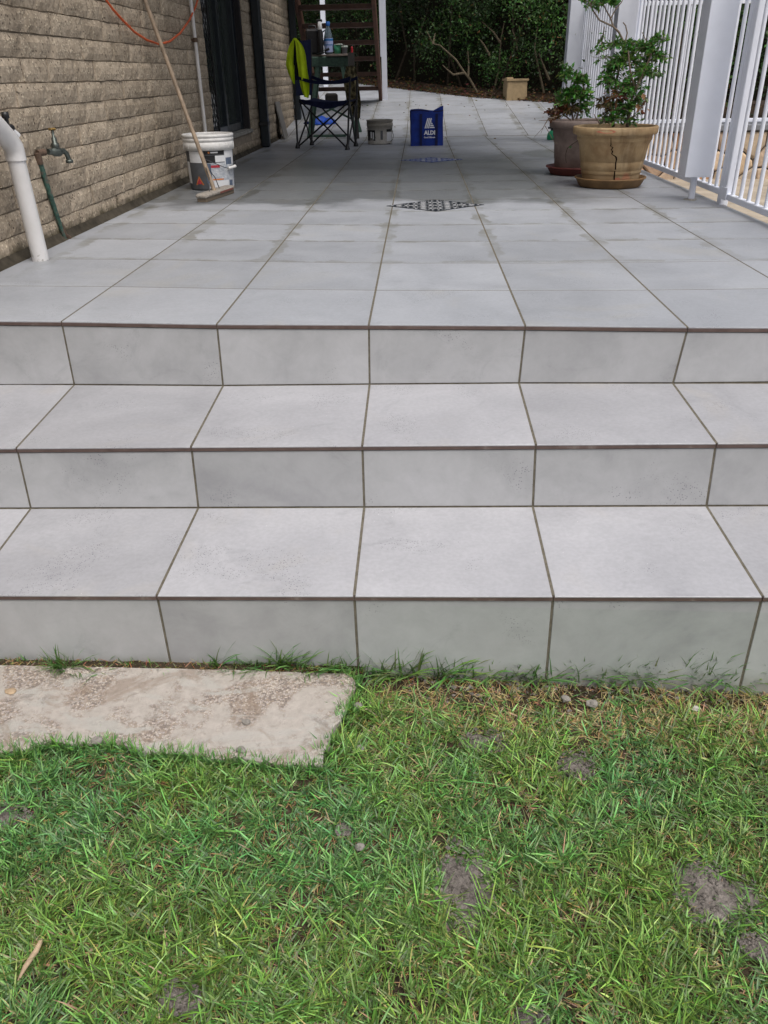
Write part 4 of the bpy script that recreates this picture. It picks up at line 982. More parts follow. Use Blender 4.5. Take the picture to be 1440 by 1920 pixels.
def plant(parent, branches, clumps, nm='foliage'):
    """branches: list of (points, r0, r1); clumps: (center, radius, n leaves, leaf size, colour kind)"""
    for pts, r0_, r1_ in branches:
        b = MB(); n = len(pts); b.tube(pts, [r0_ + (r1_ - r0_) * i / (n - 1) for i in range(n)], 7); b.build('branch', 'bark', parent)
    allpts = [Vector(p) for br_ in branches for p in br_[0]]
    tw = MB(); VV, FF, CC, off = [], [], [], 0
    for (c, rad, n, sz, kind) in clumps:
        c = Vector(c); near = min(allpts, key=lambda p: (p - c).length)
        nt_ = max(2, n // 9); lp = []; ld = []
        for i in range(nt_):
            d = Vector((rnd.gauss(0, 1), rnd.gauss(0, 1), rnd.gauss(.2, 1))).normalized(); e = c + Vector((d.x * rad[0], d.y * rad[1], d.z * rad[2])) * rnd.uniform(.45, 1.05)
            s_ = near.lerp(c, rnd.uniform(.1, .9)); mid = s_.lerp(e, .5) + Vector((rnd.gauss(0, .008), rnd.gauss(0, .008), rnd.gauss(0.005, .008)))
            tw.tube([s_, mid, e], [.0022, .0016, .0008], 4, False)
            td = (e - mid).normalized()
            for k in range(max(1, n // nt_)):
                q = rnd.uniform(.15, 1.0); p = (s_.lerp(mid, q * 2) if q < .5 else mid.lerp(e, q * 2 - 1))
                lp.append(p); dd = (td * .8 + Vector((rnd.gauss(0, .8), rnd.gauss(0, .8), rnd.gauss(-.05, .6)))).normalized(); ld.append(dd)
        lp = np.array(lp); ld = np.array(ld); m_ = len(lp)
        if kind == 'g': cc = green(m_)
        elif kind == 'r': cc = np.stack([rs.uniform(.10, .24, m_), rs.uniform(.045, .10, m_), rs.uniform(.02, .05, m_)], 1)
        else: cc = np.stack([rs.uniform(.06, .13, m_), rs.uniform(.06, .1, m_), rs.uniform(.02, .04, m_)], 1)
        V, Fq, C = leaf_np(lp, ld, sz * rs.uniform(.6, 1.25, m_), cc); VV.append(V); FF.append(Fq + off); CC.append(C); off += len(V)
    tw.build('twigs', 'bark', parent, kind='stuff')
    npmesh(nm, np.concatenate(VV), np.concatenate(FF), 'leaf', np.concatenate(CC), parent, kind='stuff')
def pot(name, C_, prof, mat, label, seg=56, wob=None):
    e = empty(name, C_, label, 'pot'); b = MB(); b.lathe(C_, prof, seg, wob); b.build('pot_body', mat, e); return e
A = Vector((1.337, 3.13, 0))
pt1 = empty('cracked_pot', A, 'large cracked yellow-brown terracotta pot with a leafy shrub, on a matching saucer', 'plant pot')
hole = .252
def w1(a, z): return .0
b = MB()
b.lathe(A, [(.001, .022), (.165, .022), (.170, .028), (.176, .073), (.1755, .076), (.181, .079), (.182, .099), (.1815, .102), (.187, .105), (.190, .148), (.1895, .152), (.195, .155), (.206, .235), (.218, .262), (.222, .265), (.224, .275), (.222, .290), (.224, .295), (.246, .298), (.251, .304), (.252, .335), (.247, .341), (.232, .341), (.229, .335), (.222, .27), (.001, .262)], 64)
b.build('pot_body', 'terracotta', pt1)
b = MB(); b.disc(A + Vector((0, 0, .308)), .229, 32); b.build('soil', 'pot_soil', pt1)
b = MB(); b.lathe(A, [(.001, .003), (.168, .003), (.178, .0), (.188, .008), (.209, .045), (.217, .049), (.217, .056), (.207, .057), (.19, .015), (.001, .012)], 56); b.build('saucer', 'saucer', pt1)
# crack: a dark jagged strip on the pot wall, painting the gap's shade
ba1 = math.atan2(CAM.y - A.y, CAM.x - A.x)
def rpot(z):
    for (z0_, r0_), (z1_, r1_) in zip(((.022, .166), (.075, .176), (.10, .181), (.15, .190), (.235, .206), (.262, .218), (.29, .222)), ((.075, .176), (.10, .181), (.15, .190), (.235, .206), (.262, .218), (.29, .222), (.34, .252))):
        if z0_ <= z <= z1_: return r0_ + (r1_ - r0_) * (z - z0_) / (z1_ - z0_)
    return .25
cr_ = [(-5, .290, .6), (-4.5, .27, .8), (-4, .250, 1.0), (-5, .243, 1.2), (-.5, .236, 1.4), (-3, .222, 1.2), (-.5, .216, 1.5), (-1.5, .200, 1.4), (3, .190, 2.0), (6, .184, 2.4), (7.5, .170, 2.0), (7, .150, 1.6), (8, .12, 2.0), (7.2, .10, 1.8), (7.8, .07, 2.2), (9, .045, 1.6)]
b = MB(); vs_ = []
for (a, z, w) in cr_:
    for s_ in (-1, 1): aa = ba1 + R(a + s_ * w * .62); r_ = rpot(z) + .0042; vs_.append((A.x + r_ * math.cos(aa), A.y + r_ * math.sin(aa), z))
b.add(vs_, [(2 * i, 2 * i + 1, 2 * i + 3, 2 * i + 2) for i in range(len(cr_) - 1)]); b.build('crack', 'crack', pt1)
b = MB()
def scar(a0, a1, z0, z1, rr, s=0.0):
    vs_ = []; n = 16
    for i in range(n):
        t_ = 2 * math.pi * i / n; q = 1 + .25 * noise.noise((math.cos(t_) * 1.5, math.sin(t_) * 1.5, s)); a = (a0 + a1) / 2 + (a1 - a0) / 2 * math.cos(t_) * q; z = (z0 + z1) / 2 + (z1 - z0) / 2 * math.sin(t_) * q
        aa = ba1 + R(a); vs_.append((A.x + (rr(z)) * math.cos(aa), A.y + rr(z) * math.sin(aa), z))
    b.add(vs_, [tuple(range(n))])
scar(-24, 2, .313, .331, lambda z: .2530, 1); scar(8, 20, .045, .068, lambda z: rpot(z) + .004, 4)
b.build('bare_scar', 'pot_scar', pt1)
sh = empty('pot_shrub', A + Vector((0, 0, .3)), 'leafy green shrub with a bare forked top branch, growing in the cracked terracotta pot', 'shrub')
def pp(px, py, y=3.13): return at(px, py, 1, y)
brs = [([pp(1176, 238), pp(1180, 205, 3.12), pp(1186, 180, 3.1), pp(1200, 150, 3.1), pp(1216, 115, 3.12), pp(1224, 92, 3.15), pp(1222, 75, 3.15)], .011, .006),
       ([pp(1150, 238, 3.2), pp(1148, 195, 3.2), pp(1156, 150, 3.18), pp(1165, 110, 3.18), pp(1170, 78, 3.18)], .010, .006),
       ([pp(1170, 80, 3.18), pp(1160, 60, 3.17), pp(1150, 50, 3.17), pp(1135, 43, 3.15), pp(1124, 38, 3.14), pp(1112, 20, 3.14), pp(1104, 4, 3.14), pp(1098, -12, 3.14)], .0065, .003),
       ([pp(1150, 50, 3.17), pp(1144, 32, 3.18), pp(1138, 22, 3.18), pp(1130, 5, 3.18), pp(1126, -10, 3.18)], .005, .0025),
       ([pp(1146, 33, 3.18), pp(1154, 18, 3.19), pp(1165, 5, 3.2), pp(1172, -10, 3.2)], .004, .002),
       ([pp(1172, 80, 3.18), pp(1176, 62, 3.18), pp(1173, 48, 3.18), pp(1168, 42, 3.18)], .0045, .003),
       ([pp(1190, 165, 3.1), pp(1182, 135, 3.05), pp(1179, 110, 3.05), pp(1178, 95, 3.05)], .006, .004),
       ([pp(1176, 235, 3.1), pp(1190, 215, 3.05), pp(1200, 200, 3.02), pp(1212, 185, 3.0)], .003, .0015),
       ([pp(1205, 145, 3.12), pp(1212, 120, 3.2), pp(1213, 80, 3.22), pp(1204, 60, 3.22)], .005, .002),
       ([pp(1125, 232, 3.05), pp(1118, 222, 3.0), pp(1114, 214, 3.0)], .004, .002)]
cl = []
for (px, py, rx, rz_, n, kd, y) in ((1180, 110, .10, .07, 260, 'g', 3.13), (1205, 130, .10, .08, 260, 'g', 3.15), (1155, 125, .09, .07, 230, 'g', 3.15), (1175, 165, .11, .07, 300, 'g', 3.1), (1215, 90, .09, .05, 170, 'g', 3.15), (1238, 70, .05, .03, 60, 'g', 3.15), (1232, 110, .06, .05, 110, 'g', 3.15),
                                (1230, 140, .05, .04, 70, 'g', 3.15), (1125, 98, .05, .04, 40, 'g', 3.12), (1118, 108, .035, .02, 18, 'g', 3.12), (1150, 85, .07, .04, 70, 'g', 3.16), (1190, 85, .07, .04, 90, 'g', 3.18), (1140, 155, .07, .06, 150, 'g', 3.12), (1195, 190, .07, .05, 100, 'g', 3.1),
                                (1160, 205, .10, .06, 220, 'g', 3.1), (1135, 195, .07, .05, 130, 'b', 3.1), (1150, 180, .06, .05, 80, 'r', 3.05), (1145, 222, .10, .03, 110, 'g', 3.1), (1205, 205, .035, .03, 12, 'r', 3.02), (1185, 222, .05, .03, 40, 'g', 3.12),
                                (1128, 4, .07, .035, 120, 'g', 3.16), (1150, -2, .06, .03, 80, 'g', 3.18), (1095, 2, .045, .02, 30, 'g', 3.14), (1110, 10, .05, .02, 30, 'g', 3.14)):
    cl.append((pp(px, py, y), (rx * 1.2, .12, rz_ * 1.2), int(n * 1.6), .030, kd))
plant(sh, brs, cl)
# a few big brown leaves
def bigleaves(parent, spots, y):
    for (px, py, s_) in spots:
        p = np.array([pp(px, py, y)]); d = np.array([[rnd.uniform(-1, 1), -.3, rnd.uniform(-1, -.2)]]); d /= np.linalg.norm(d)
        V, Fq, C = leaf_np(p, d, np.array([s_]), np.array([[.30, .16, .075]]), .75, .5); npmesh('dry_leaf', V, Fq, 'leaf', C, parent)
bigleaves(sh, ((1205, 175, .04), (1203, 200, .045), (1192, 196, .035), (1212, 203, .035)), 3.02)

Bc = Vector((1.262, 3.845, 0))
pt2 = empty('mauve_pot', Bc, 'greyish mauve plant pot on a dark red saucer, behind the cracked terracotta pot', 'plant pot')
b = MB(); b.lathe(Bc, [(.001, .022), (.155, .022), (.162, .028), (.168, .10), (.170, .103), (.176, .19), (.186, .245), (.190, .25), (.192, .29), (.208, .298), (.217, .302), (.219, .335), (.214, .341), (.198, .341), (.195, .33), (.19, .28), (.001, .27)], 56); b.build('pot_body', 'mauve_pot', pt2)
b = MB(); b.disc(Bc + Vector((0, 0, .312)), .195, 28); b.build('soil', 'pot_soil', pt2)
b = MB(); b.lathe(Bc, [(.001, .003), (.17, .003), (.18, 0), (.19, .006), (.212, .042), (.222, .046), (.222, .054), (.212, .055), (.185, .015), (.001, .012)], 48); b.build('saucer', 'red_saucer', pt2)
s2 = empty('pot_shrub', Bc + Vector((0, 0, .3)), 'lower bushy green plant with reddish dead leaves trailing left, growing in the mauve pot', 'shrub')
def pq(px, py, y=3.84): return at(px, py, 1, y)
brs = [([pq(1075, 225), pq(1068, 195), pq(1062, 165), pq(1058, 140)], .007, .003), ([pq(1080, 225), pq(1088, 195), pq(1095, 165), pq(1085, 135)], .007, .003), ([pq(1070, 225), pq(1050, 210), pq(1038, 200)], .005, .002),
       ([pq(1045, 218, 3.7), pq(1028, 222, 3.66), pq(1020, 236, 3.64), pq(1014, 250, 3.63)], .003, .0012), ([pq(1040, 222, 3.7), pq(1022, 226, 3.66), pq(1010, 226, 3.65)], .003, .0012), ([pq(1028, 224, 3.66), pq(1018, 240, 3.64), pq(1001, 258, 3.62)], .002, .001), ([pq(1022, 236, 3.64), pq(1030, 250, 3.63), pq(1038, 265, 3.63), pq(1045, 270, 3.62)], .002, .001)]
cl = []
for (px, py, rx, rz_, n, kd) in ((1062, 140, .06, .05, 110, 'g'), (1085, 150, .07, .05, 150, 'g'), (1075, 175, .10, .06, 240, 'g'), (1055, 185, .08, .05, 150, 'g'), (1100, 180, .07, .06, 160, 'g'), (1050, 205, .09, .04, 130, 'r'), (1070, 205, .10, .04, 160, 'b'), (1036, 212, .06, .03, 60, 'r'), (1095, 205, .08, .05, 110, 'g'), (1032, 228, .03, .04, 26, 'r'), (1062, 122, .025, .03, 16, 'g')):
    cl.append((pq(px, py), (rx, .10, rz_), int(n * 1.7), .034, kd))
plant(s2, brs, cl)
b = MB(); vine = [(1062, 305), (1060, 292), (1064, 278), (1074, 270), (1082, 265), (1086, 258)]; b.tube([at(px, py, 1, 3.65) + Vector((0, .004, 0)) for px, py in vine], .0022, 5); b.build('trailing_stem', 'bark_dark', s2)
V, Fq, C = leaf_np(np.array([at(1066, 276, 1, 3.645)]), np.array([[.7, -.2, .1]]), np.array([.034]), np.array([[.03, .09, .03]]), .9, .2); npmesh('leaf', V, Fq, 'leaf', C, s2)

# little green spray bottle beyond
gb = at(1035, 262, 2, 0.0)
g_ = empty('green_bottle', gb, 'small green plastic bottle on the patio, peeking out left of the mauve pot', 'bottle')
b = MB(); b.lathe(gb, [(.001, 0), (.055, .0), (.058, .02), (.052, .06), (.03, .085), (.018, .09)], 20); b.build('bottle', 'green_plastic', g_)
b = MB(); b.lathe(gb + Vector((0, 0, .088)), [(.022, 0), (.022, .03), (.001, .032)], 12); b.box(gb + Vector((-.05, -.008, .105)), gb + Vector((.02, .008, .122))); b.build('nozzle', 'dark_metal', g_)

# ------------------------------------------------------------------ deck over the patio and its columns
dk = empty('upper_deck', (0, 5.3, 2.9), 'upper deck above the patio, carried by the white boxed columns and the house', 'deck')
b = MB(); b.box((-1.46, 2.34, 2.9), (1.85, 6.95, 3.0)); b.build('soffit', 'white_paint', dk)
for i, (ya, lab) in enumerate(((2.40, 'white boxed column nearest the viewer, ending above a thin steel stub'), (4.53, 'white boxed column behind the shrub in the cracked pot'), (6.70, 'white boxed column farthest away, beside the hedge'))):
    c = empty('boxed_column', (1.645, ya + .07, 0), lab, 'column', 'white boxed columns along the patio edge')
    b = MB(); b.box((1.575, ya, .122), (1.715, ya + .14, 2.898), .003); b.build('box_cladding', 'white_paint', c)
    b = MB(); b.tube([(1.645, ya + .06, 0), (1.645, ya + .06, .14)], .017, 14); b.build('steel_stub', 'white_paint', c)
    b = MB(); b.lathe((1.645, ya + .06, 0), [(.034, .0), (.030, .006), (.018, .009)], 12, wob=lambda a, z: .25 * math.sin(a * 3)); b.build('base_blob', 'concrete', c)

# ------------------------------------------------------------------ pool fence along the edge
FX = 1.755
def panel(ya, yb, label, xa=FX, xb=FX, sp=.108, post=True, z0=.045, top=1.22):
    f = empty('pool_fence', (xa, ya, 0), label, 'fence', 'white tubular fences along the patio')
    dirv = (Vector((xb, yb, 0)) - Vector((xa, ya, 0))); L = dirv.length; d = dirv / L
    for z in (z0 + .015, top):
        b = MB(); b.bar(Vector((xa, ya, z)), Vector((xb, yb, z)), .030, .030, (0, 0, 1), .003); b.build('rail', 'white_paint', f)
    n = int((L - .06) / sp); 
    me = None
    for i in range(n):
        p = Vector((xa, ya, 0)) + d * (.05 + (i + .5) * (L - .08) / n)
        if me is None:
            b = MB(); b.tube([(p.x, p.y, z0 + .028), (p.x, p.y, top - .012)], .0105, 8); o = b.build('bar', 'white_paint', f); me = o.data; p0_ = p.copy()
        else:
            o = bpy.data.objects.new('bar', me); COL.objects.link(o); o.parent = f; o.location = p - p0_
    if post:
        b = MB(); b.box((xa - .022 + .01, ya - .025, -.02), (xa + .032, ya + .025, 1.35), .004); b.build('post', 'white_paint', f)
    return f
panel(2.31, 4.72, 'white fence panel between the nearest column and the middle column')
panel(4.72, 7.05, 'white fence panel between the middle and the farthest column')
gt = panel(2.24, .60, 'white fence gate at the right edge of the photo, nearest the viewer', 1.752, 1.745, .108, False, .035)
b = MB(); b.box((1.735, 2.20, .035), (1.775, 2.262, 1.25), .004); b.build('stile', 'white_paint', gt)
b = MB(); b.box((1.728, 2.17, .035), (1.734, 2.27, .095), .001); b.build('hinge_plate', 'white_paint', gt)

# beyond the fence: sunken paving, sandstone wall with a second fence on it
b = MB(); b.add([(XE, -.8, -.60), (6, -.8, -.62), (6, 1.9, -.16), (XE, 1.9, -.13)], [(0, 1, 2, 3)]); b.add([(XE, 1.9, -.13), (6, 1.9, -.16), (6, 8, -.25), (XE, 8, -.21)], [(0, 1, 2, 3)]); b.build('paving', 'paving', kind='structure', loc=(XE, 0, -.2))
b = MB(); b.box((XE, -.8, -.7), (XE + .012, RAMP_Y, -.010)); b.build('patio_edge', 'concrete', pm)
N = 1500; x = rs.uniform(1.8, 2.3, N); y = rs.uniform(.9, 1.95, N)
g = np.stack([rs.uniform(.05, .10, N), rs.uniform(.12, .2, N), rs.uniform(.03, .06, N)], 1)
blades(np.stack([x, y, -.15 - (1.95 - y) * .16], 1), rs.uniform(.02, .05, N), rs.uniform(.003, .005, N), rs.uniform(0, 6.28, N), rs.uniform(.2, 1.1, N), rs.uniform(0, .6, N), g, 'lawn_grass', kind='stuff', label='strip of green grass outside the gate, below the patio edge', cat='grass')
sw = empty('stone_wall', (2.9, 5.05, -.2), 'low retaining wall of random tan and orange sandstone blocks, seen through the white fence', 'wall')
b = MB(); b.box((1.80, 5.03, -.4), (6, 5.35, .185)); b.build('wall_core', 'wall_mortar', sw)
def clip(poly, a, n_):
    out = []
    for i in range(len(poly)):
        p, q = poly[i], poly[(i + 1) % len(poly)]; dp_ = (p - a).dot(n_); dq = (q - a).dot(n_)
        if dp_ <= 0: out.append(p)
        if dp_ * dq < 0: out.append(p + (q - p) * (dp_ / (dp_ - dq)))
    return out
seeds = []
for i in range(17):
    for j in range(3): seeds.append(Vector((1.85 + i * .17 + rnd.uniform(-.06, .06) + (j % 2) * .08, -.18 + j * .135 + rnd.uniform(-.035, .035))))
for s_ in seeds:
    poly = [Vector((1.81, -.26)), Vector((4.7, -.26)), Vector((4.7, .175)), Vector((1.81, .175))]
    for q in seeds:
        if q is not s_ and (q - s_).length < .6:
            mid = (q + s_) / 2; n_ = (q - s_).normalized(); poly = clip(poly, mid - n_ * .006, n_)
            if len(poly) < 3: break
    if len(poly) < 3: continue
    b = MB(); dpt = rnd.uniform(.012, .028); c = sum(poly, Vector((0, 0))) / len(poly); n = len(poly)
    vs_ = [(p.x, 5.035, p.y) for p in poly] + [(p.x, 5.03 - dpt * .6, p.y) for p in poly] + [(c.x + (p.x - c.x) * .82, 5.03 - dpt, c.y + (p.y - c.y) * .82) for p in poly]
    b.add(vs_, [(i, (i + 1) % n, n + (i + 1) % n, n + i) for i in range(n)] + [(n + i, n + (i + 1) % n, 2 * n + (i + 1) % n, 2 * n + i) for i in range(n)] + [tuple(range(2 * n, 3 * n))]); b.build('stone', 'sandstone', sw)
b = MB(); b.box((1.79, 4.985, .186), (6, 5.38, .232), .006); b.build('coping', 'coping', sw)
bf = empty('pool_fence', (3.0, 5.12, .232), 'finer white fence standing on top of the sandstone wall, behind the patio fence', 'fence')
for z in (.258, 1.085):
    b = MB(); b.box((1.86, 5.11, z - .014), (4.9, 5.135, z + .014), .003); b.build('rail', 'white_paint', bf)
me = None
for i in range(42):
    xx_ = 1.90 + i * .0715
    if me is None:
        b = MB(); b.tube([(xx_, 5.122, .272), (xx_, 5.122, 1.25)], .008, 6); o = b.build('bar', 'white_paint', bf); me = o.data; x00 = xx_
    else: o = bpy.data.objects.new('bar', me); COL.objects.link(o); o.parent = bf; o.location = (xx_ - x00, 0, 0)
b = MB(); b.box((1.86, 5.36, -.5), (9, 9.2, .18)); b.build('terrace', 'garden_soil', kind='structure')

# ------------------------------------------------------------------ hedges
def shrub(name, C_, rad, nleaf, label, grp, seed, size=.045, dark=1.0, trunk=True, branches=None, top=1.0):
    e = empty(name, C_, label, 'shrub', grp); C_ = Vector(C_)
    if trunk:
        for j in range(2):
            b = MB(); a = rnd.uniform(0, 6.28); p = C_ + Vector((rnd.uniform(-.2, .2), rnd.uniform(-.2, .2), -.05)); q = C_ + Vector((math.cos(a) * rad[0] * .5, math.sin(a) * rad[1] * .5, rad[2] * 1.2))
            m1 = p.lerp(q, .35) + Vector((rnd.gauss(0, .1), rnd.gauss(0, .1), 0)); b.tube([p, m1, p.lerp(q, .7) + Vector((rnd.gauss(0, .1), 0, 0)), q], [.022, .018, .012, .006], 7); b.build('trunk', 'bark_dark', e)
    for pts in (branches or []):
        b = MB(); n = len(pts); b.tube(pts, [.020 - .014 * i / (n - 1) for i in range(n)], 6); b.build('branch', 'hedge_bark', e)
    r2 = np.random.RandomState(seed); ncl = 55; th = r2.uniform(0, 2 * np.pi, ncl); ph = r2.uniform(-.9, 1, ncl); rr = r2.uniform(.35, 1, ncl) ** .5
    cc = np.stack([np.cos(th) * np.sqrt(1 - ph ** 2) * rr * rad[0], np.sin(th) * np.sqrt(1 - ph ** 2) * rr * rad[1], ph * rr * rad[2]], 1) + np.array([C_.x, C_.y, C_.z + rad[2] * .93])
    k = r2.randint(0, ncl, nleaf); cs = r2.uniform(.12, .32, ncl)
    P_ = cc[k] + r2.normal(size=(nleaf, 3)) * (cs[k] * .6)[:, None]; P_[:, 2] = np.maximum(P_[:, 2], C_.z + .03)
    P_[:, 1] = np.maximum(P_[:, 1], np.array([bedline(x_) for x_ in P_[:, 0]]) - .05 if name == 'hedge_shrub' else -99)
    D = r2.normal(size=(nleaf, 3)) + np.array([0, -.5, .1]); D /= np.linalg.norm(D, axis=1)[:, None]
    tone = (.35 + 2.0 * r2.rand(ncl) ** 2.2)[k] * r2.uniform(.7, 1.3, nleaf) * dark
    cols = np.stack([r2.uniform(.028, .05, nleaf), r2.uniform(.065, .11, nleaf), r2.uniform(.014, .026, nleaf)], 1) * tone[:, None]
    br_ = r2.rand(nleaf) < .015; cols[br_] = (.16, .08, .03)
    V, Fq, C = leaf_np(P_, D, r2.uniform(.6, 1.3, nleaf) * size, cols, .5, .25)
    npmesh('foliage', V, Fq, 'hedge_leaf', C, e, kind='stuff'); return e
def hp(px, py, y): return at(px, py, 1, y)
hx = [(-3.2, 16.4), (-2.1, 15.2), (-1.0, 14.1), (-.1, 13.2), (.75, 12.35), (1.55, 11.85), (2.4, 11.35), (3.3, 10.8), (4.4, 10.3), (5.8, 9.8)]
where = ['far left, behind the stairs', 'left, behind the timber stairs', 'seen through the stair treads', 'just right of the white stair post', 'behind the blue bag, with pale bare branches', 'left of the square planter', 'right of the square planter', 'behind the farthest column', 'behind the pots and the fence', 'at the far right, behind the fence']
for i, (x_, y_) in enumerate(hx):
    br_ = None
    if i == 4:
        br_ = [[hp(895, 174, 11.45), hp(882, 150, 11.5), hp(870, 135, 11.5), hp(855, 112, 11.5), hp(842, 100, 11.5), hp(825, 85, 11.5), hp(812, 82, 11.5), hp(800, 58, 11.5)], [hp(812, 82, 11.5), hp(816, 62, 11.5)], [hp(870, 137, 11.5), hp(850, 140, 11.5), hp(838, 130, 11.5), hp(830, 122, 11.45)], [hp(878, 145, 11.5), hp(879, 120, 11.5), hp(877, 95, 11.5)]]
    if i == 5:
        br_ = [[hp(925, 175, 11.5), hp(935, 130, 11.6), hp(940, 70, 11.6), hp(946, 40, 11.6)], [hp(938, 80, 11.6), hp(925, 60, 11.6), hp(903, 40, 11.6)], [hp(918, 104, 11.4), hp(908, 85, 11.4), hp(900, 74, 11.4)], [hp(970, 95, 11.4), hp(966, 70, 11.4), hp(960, 55, 11.4)]]
    if i == 6: br_ = [[hp(1020, 175, 11.0), hp(1010, 130, 11.1), hp(1002, 90, 11.1), hp(1008, 50, 11.1)], [hp(1030, 150, 10.9), hp(1018, 120, 10.9), hp(1010, 100, 10.9)]]
    shrub('hedge_shrub', (x_, y_, zr(y_) + .02), (.9, .75, 1.25), 10500, 'dark evergreen hedge shrub ' + where[i], 'dark hedge shrubs at the back of the garden', 30 + i, .048, (.5 if i < 4 else .8 if i < 5 else 1.15), True, br_)
# unseen tree crowns added to block the sky and darken the hedge
for i, (x_, y_) in enumerate(((-2.2, 15.0), (-.2, 13.3), (1.6, 11.9), (3.6, 10.9))):
    shrub('sky_block_crown', (x_, y_ + .35, 2.1), (1.7, 1.5, 1.2), 4200, 'added unseen tree crown blocking sky above the hedge, ' + ('far left', 'above the stairs', 'above the planter', 'above the right end')[i], 'added sky-blocking crowns above the hedge', 60 + i, .10, .8, True)
b = MB(); b.quadgrid(lambda u, w: (-6 + 17 * u, bedline(-6 + 17 * u) + .02 + 1.0 * w if False else bedline(min(max(-6 + 17 * u, -4), 9)) + .02 + 1.1 * w, zr(min(bedline(-6 + 17 * u), 14)) + .012 + .10 * min(1, w * 2) + .02 * noise.noise((u * 60, w * 6, 0))), 80, 8)
b.build('garden_bed', 'garden_soil', kind='structure')
b = MB(); b.quadgrid(lambda u, w: (-8 + 20 * u, bedline(min(max(-8 + 20 * u, -5), 9)) + 1.1 + 1.3 * w, .25 + 3.6 * w + .15 * noise.noise((u * 20, w * 5, 2))), 60, 12); b.build('hedge_backing', 'hedge_backing', kind='structure')  # dark backing added so gaps in the hedge read as deep shade
# leaf litter on the bed edge and a few leaves on the tiles
N = 2600; x = rs.uniform(-3, 4.5, N); y = np.array([bedline(a) for a in x]) + np.abs(rs.normal(0, .28, N)) - .06
z = np.array([zr(min(c, 14)) for c in y]) + .01 + np.clip((y - np.array([bedline(a) for a in x])) * .2, 0, .1) + rs.uniform(0, .015, N)
D = rs.normal(size=(N, 3)) * np.array([1, 1, .25]); D /= np.linalg.norm(D, axis=1)[:, None]
V, Fq, C = leaf_np(np.stack([x, y, z], 1), D, rs.uniform(.03, .06, N), np.stack([rs.uniform(.04, .13, N), rs.uniform(.03, .08, N), rs.uniform(.015, .04, N)], 1), .5, .3)
npmesh('leaf_litter', V, Fq, 'litter', C, kind='stuff', label='brown dead leaves along the edge of the garden bed under the hedge', cat='leaf litter')
N = 90; x = rs.uniform(-.8, 2.8, N); y = 10.9 - np.abs(rs.normal(0, 1.4, N)); z = np.array([zr(c) for c in y]) + .003
D = rs.normal(size=(N, 3)) * np.array([1, 1, .06]); D /= np.linalg.norm(D, axis=1)[:, None]
V, Fq, C = leaf_np(np.stack([x, y, z], 1), D, rs.uniform(.015, .04, N), np.stack([rs.uniform(.05, .2, N), rs.uniform(.04, .12, N), rs.uniform(.02, .04, N)], 1), .5, .2)
npmesh('fallen_leaves', V, Fq, 'litter', C, kind='stuff', label='scattered small fallen leaves on the sloping tiles before the hedge', cat='fallen leaves')
for i in range(4):
    shrub('fence_shrub', ((2.7, 6.7, .18), (3.9, 6.7, .18), (2.75, 8.3, .18), (5.2, 6.9, .18))[i], (.85, .7, .95), 4200, ('leftmost', 'middle', 'rearmost', 'rightmost')[i] + ' dark green shrub behind the fence on the sandstone wall', 'shrubs behind the stone wall', 90 + i, .05, .8)

# planter
pc = Vector((1.545, 10.98, zr(10.98) + .002)); pln = empty('square_planter', pc, 'square sand-coloured planter with a chipped rim at the edge of the hedge bed', 'planter')
def frus(b, c, w0, w1, z0, z1, rot=.12):
    Mr = Matrix.Rotation(rot, 3, 'Z'); vs_ = [c + Mr @ Vector((sx * w / 2, sy_ * w / 2, z)) for z, w in ((z0, w0), (z1, w1)) for sx, sy_ in ((-1, -1), (1, -1), (1, 1), (-1, 1))]
    b.add(vs_, [(3, 2, 1, 0), (4, 5, 6, 7), (0, 1, 5, 4), (1, 2, 6, 5), (2, 3, 7, 6), (3, 0, 4, 7)])
b = MB(); frus(b, pc, .30, .285, -.05, .235); b.build('planter_body', 'planter', pln)
b = MB(); frus(b, pc, .32, .32, .236, .262); frus(b, pc + Vector((-.10, -.11, .262)), .10, .09, .001, .02, .12); b.build('rim', 'planter', pln)

# ------------------------------------------------------------------ stairs
st = empty('timber_stairs', (-.9, 11.2, .3), 'open timber stairs with brown treads and stringers, behind the work table', 'stairs')
def sl(t_): return (11.22 - 1.72 * t_, .30 + 1.17 * t_)
for (xs, nm) in ((-1.39, 'left'), (-.425, 'right')):
    b = MB(); (ya, za), (yb, zb) = sl(-.03), sl(1.9); b.bar((xs, ya, za), (xs, yb, zb), .045, .20, (0, 0, 1)); b.build('stringer', 'stair_wood', st)
for i in range(10):
    y_, z_ = sl(0); z_ = .30 + .186 * (i + 1); y_ = sl((z_ - .30) / 1.17)[0]
    b = MB(); b.box((-1.365, y_ - .12, z_ - .052), (-.45, y_ + .12, z_), .004); b.build('tread', 'tread_wood', st)
b = MB(); w_ = Vector((-.362, 11.2, .31)); w2 = Vector((-.362, 10.75, 1.75)); b.bar(w_, w2, .075, .085, (0, 1, 0)); b.build('white_post', 'white_paint', st)
b = MB(); b.bar((-.388, 10.6, .87), (-.388, 10.1, 2.3), .016, .10, (0, 1, 0)); b.build('white_board', 'white_paint', st)
b = MB(); b.box((-1.47, 13.0, .3), (-1.39, 13.08, 3.0), .004); b.build('white_post', 'white_paint', None, 'slim white post far behind the stairs, seen between the treads', 'post')

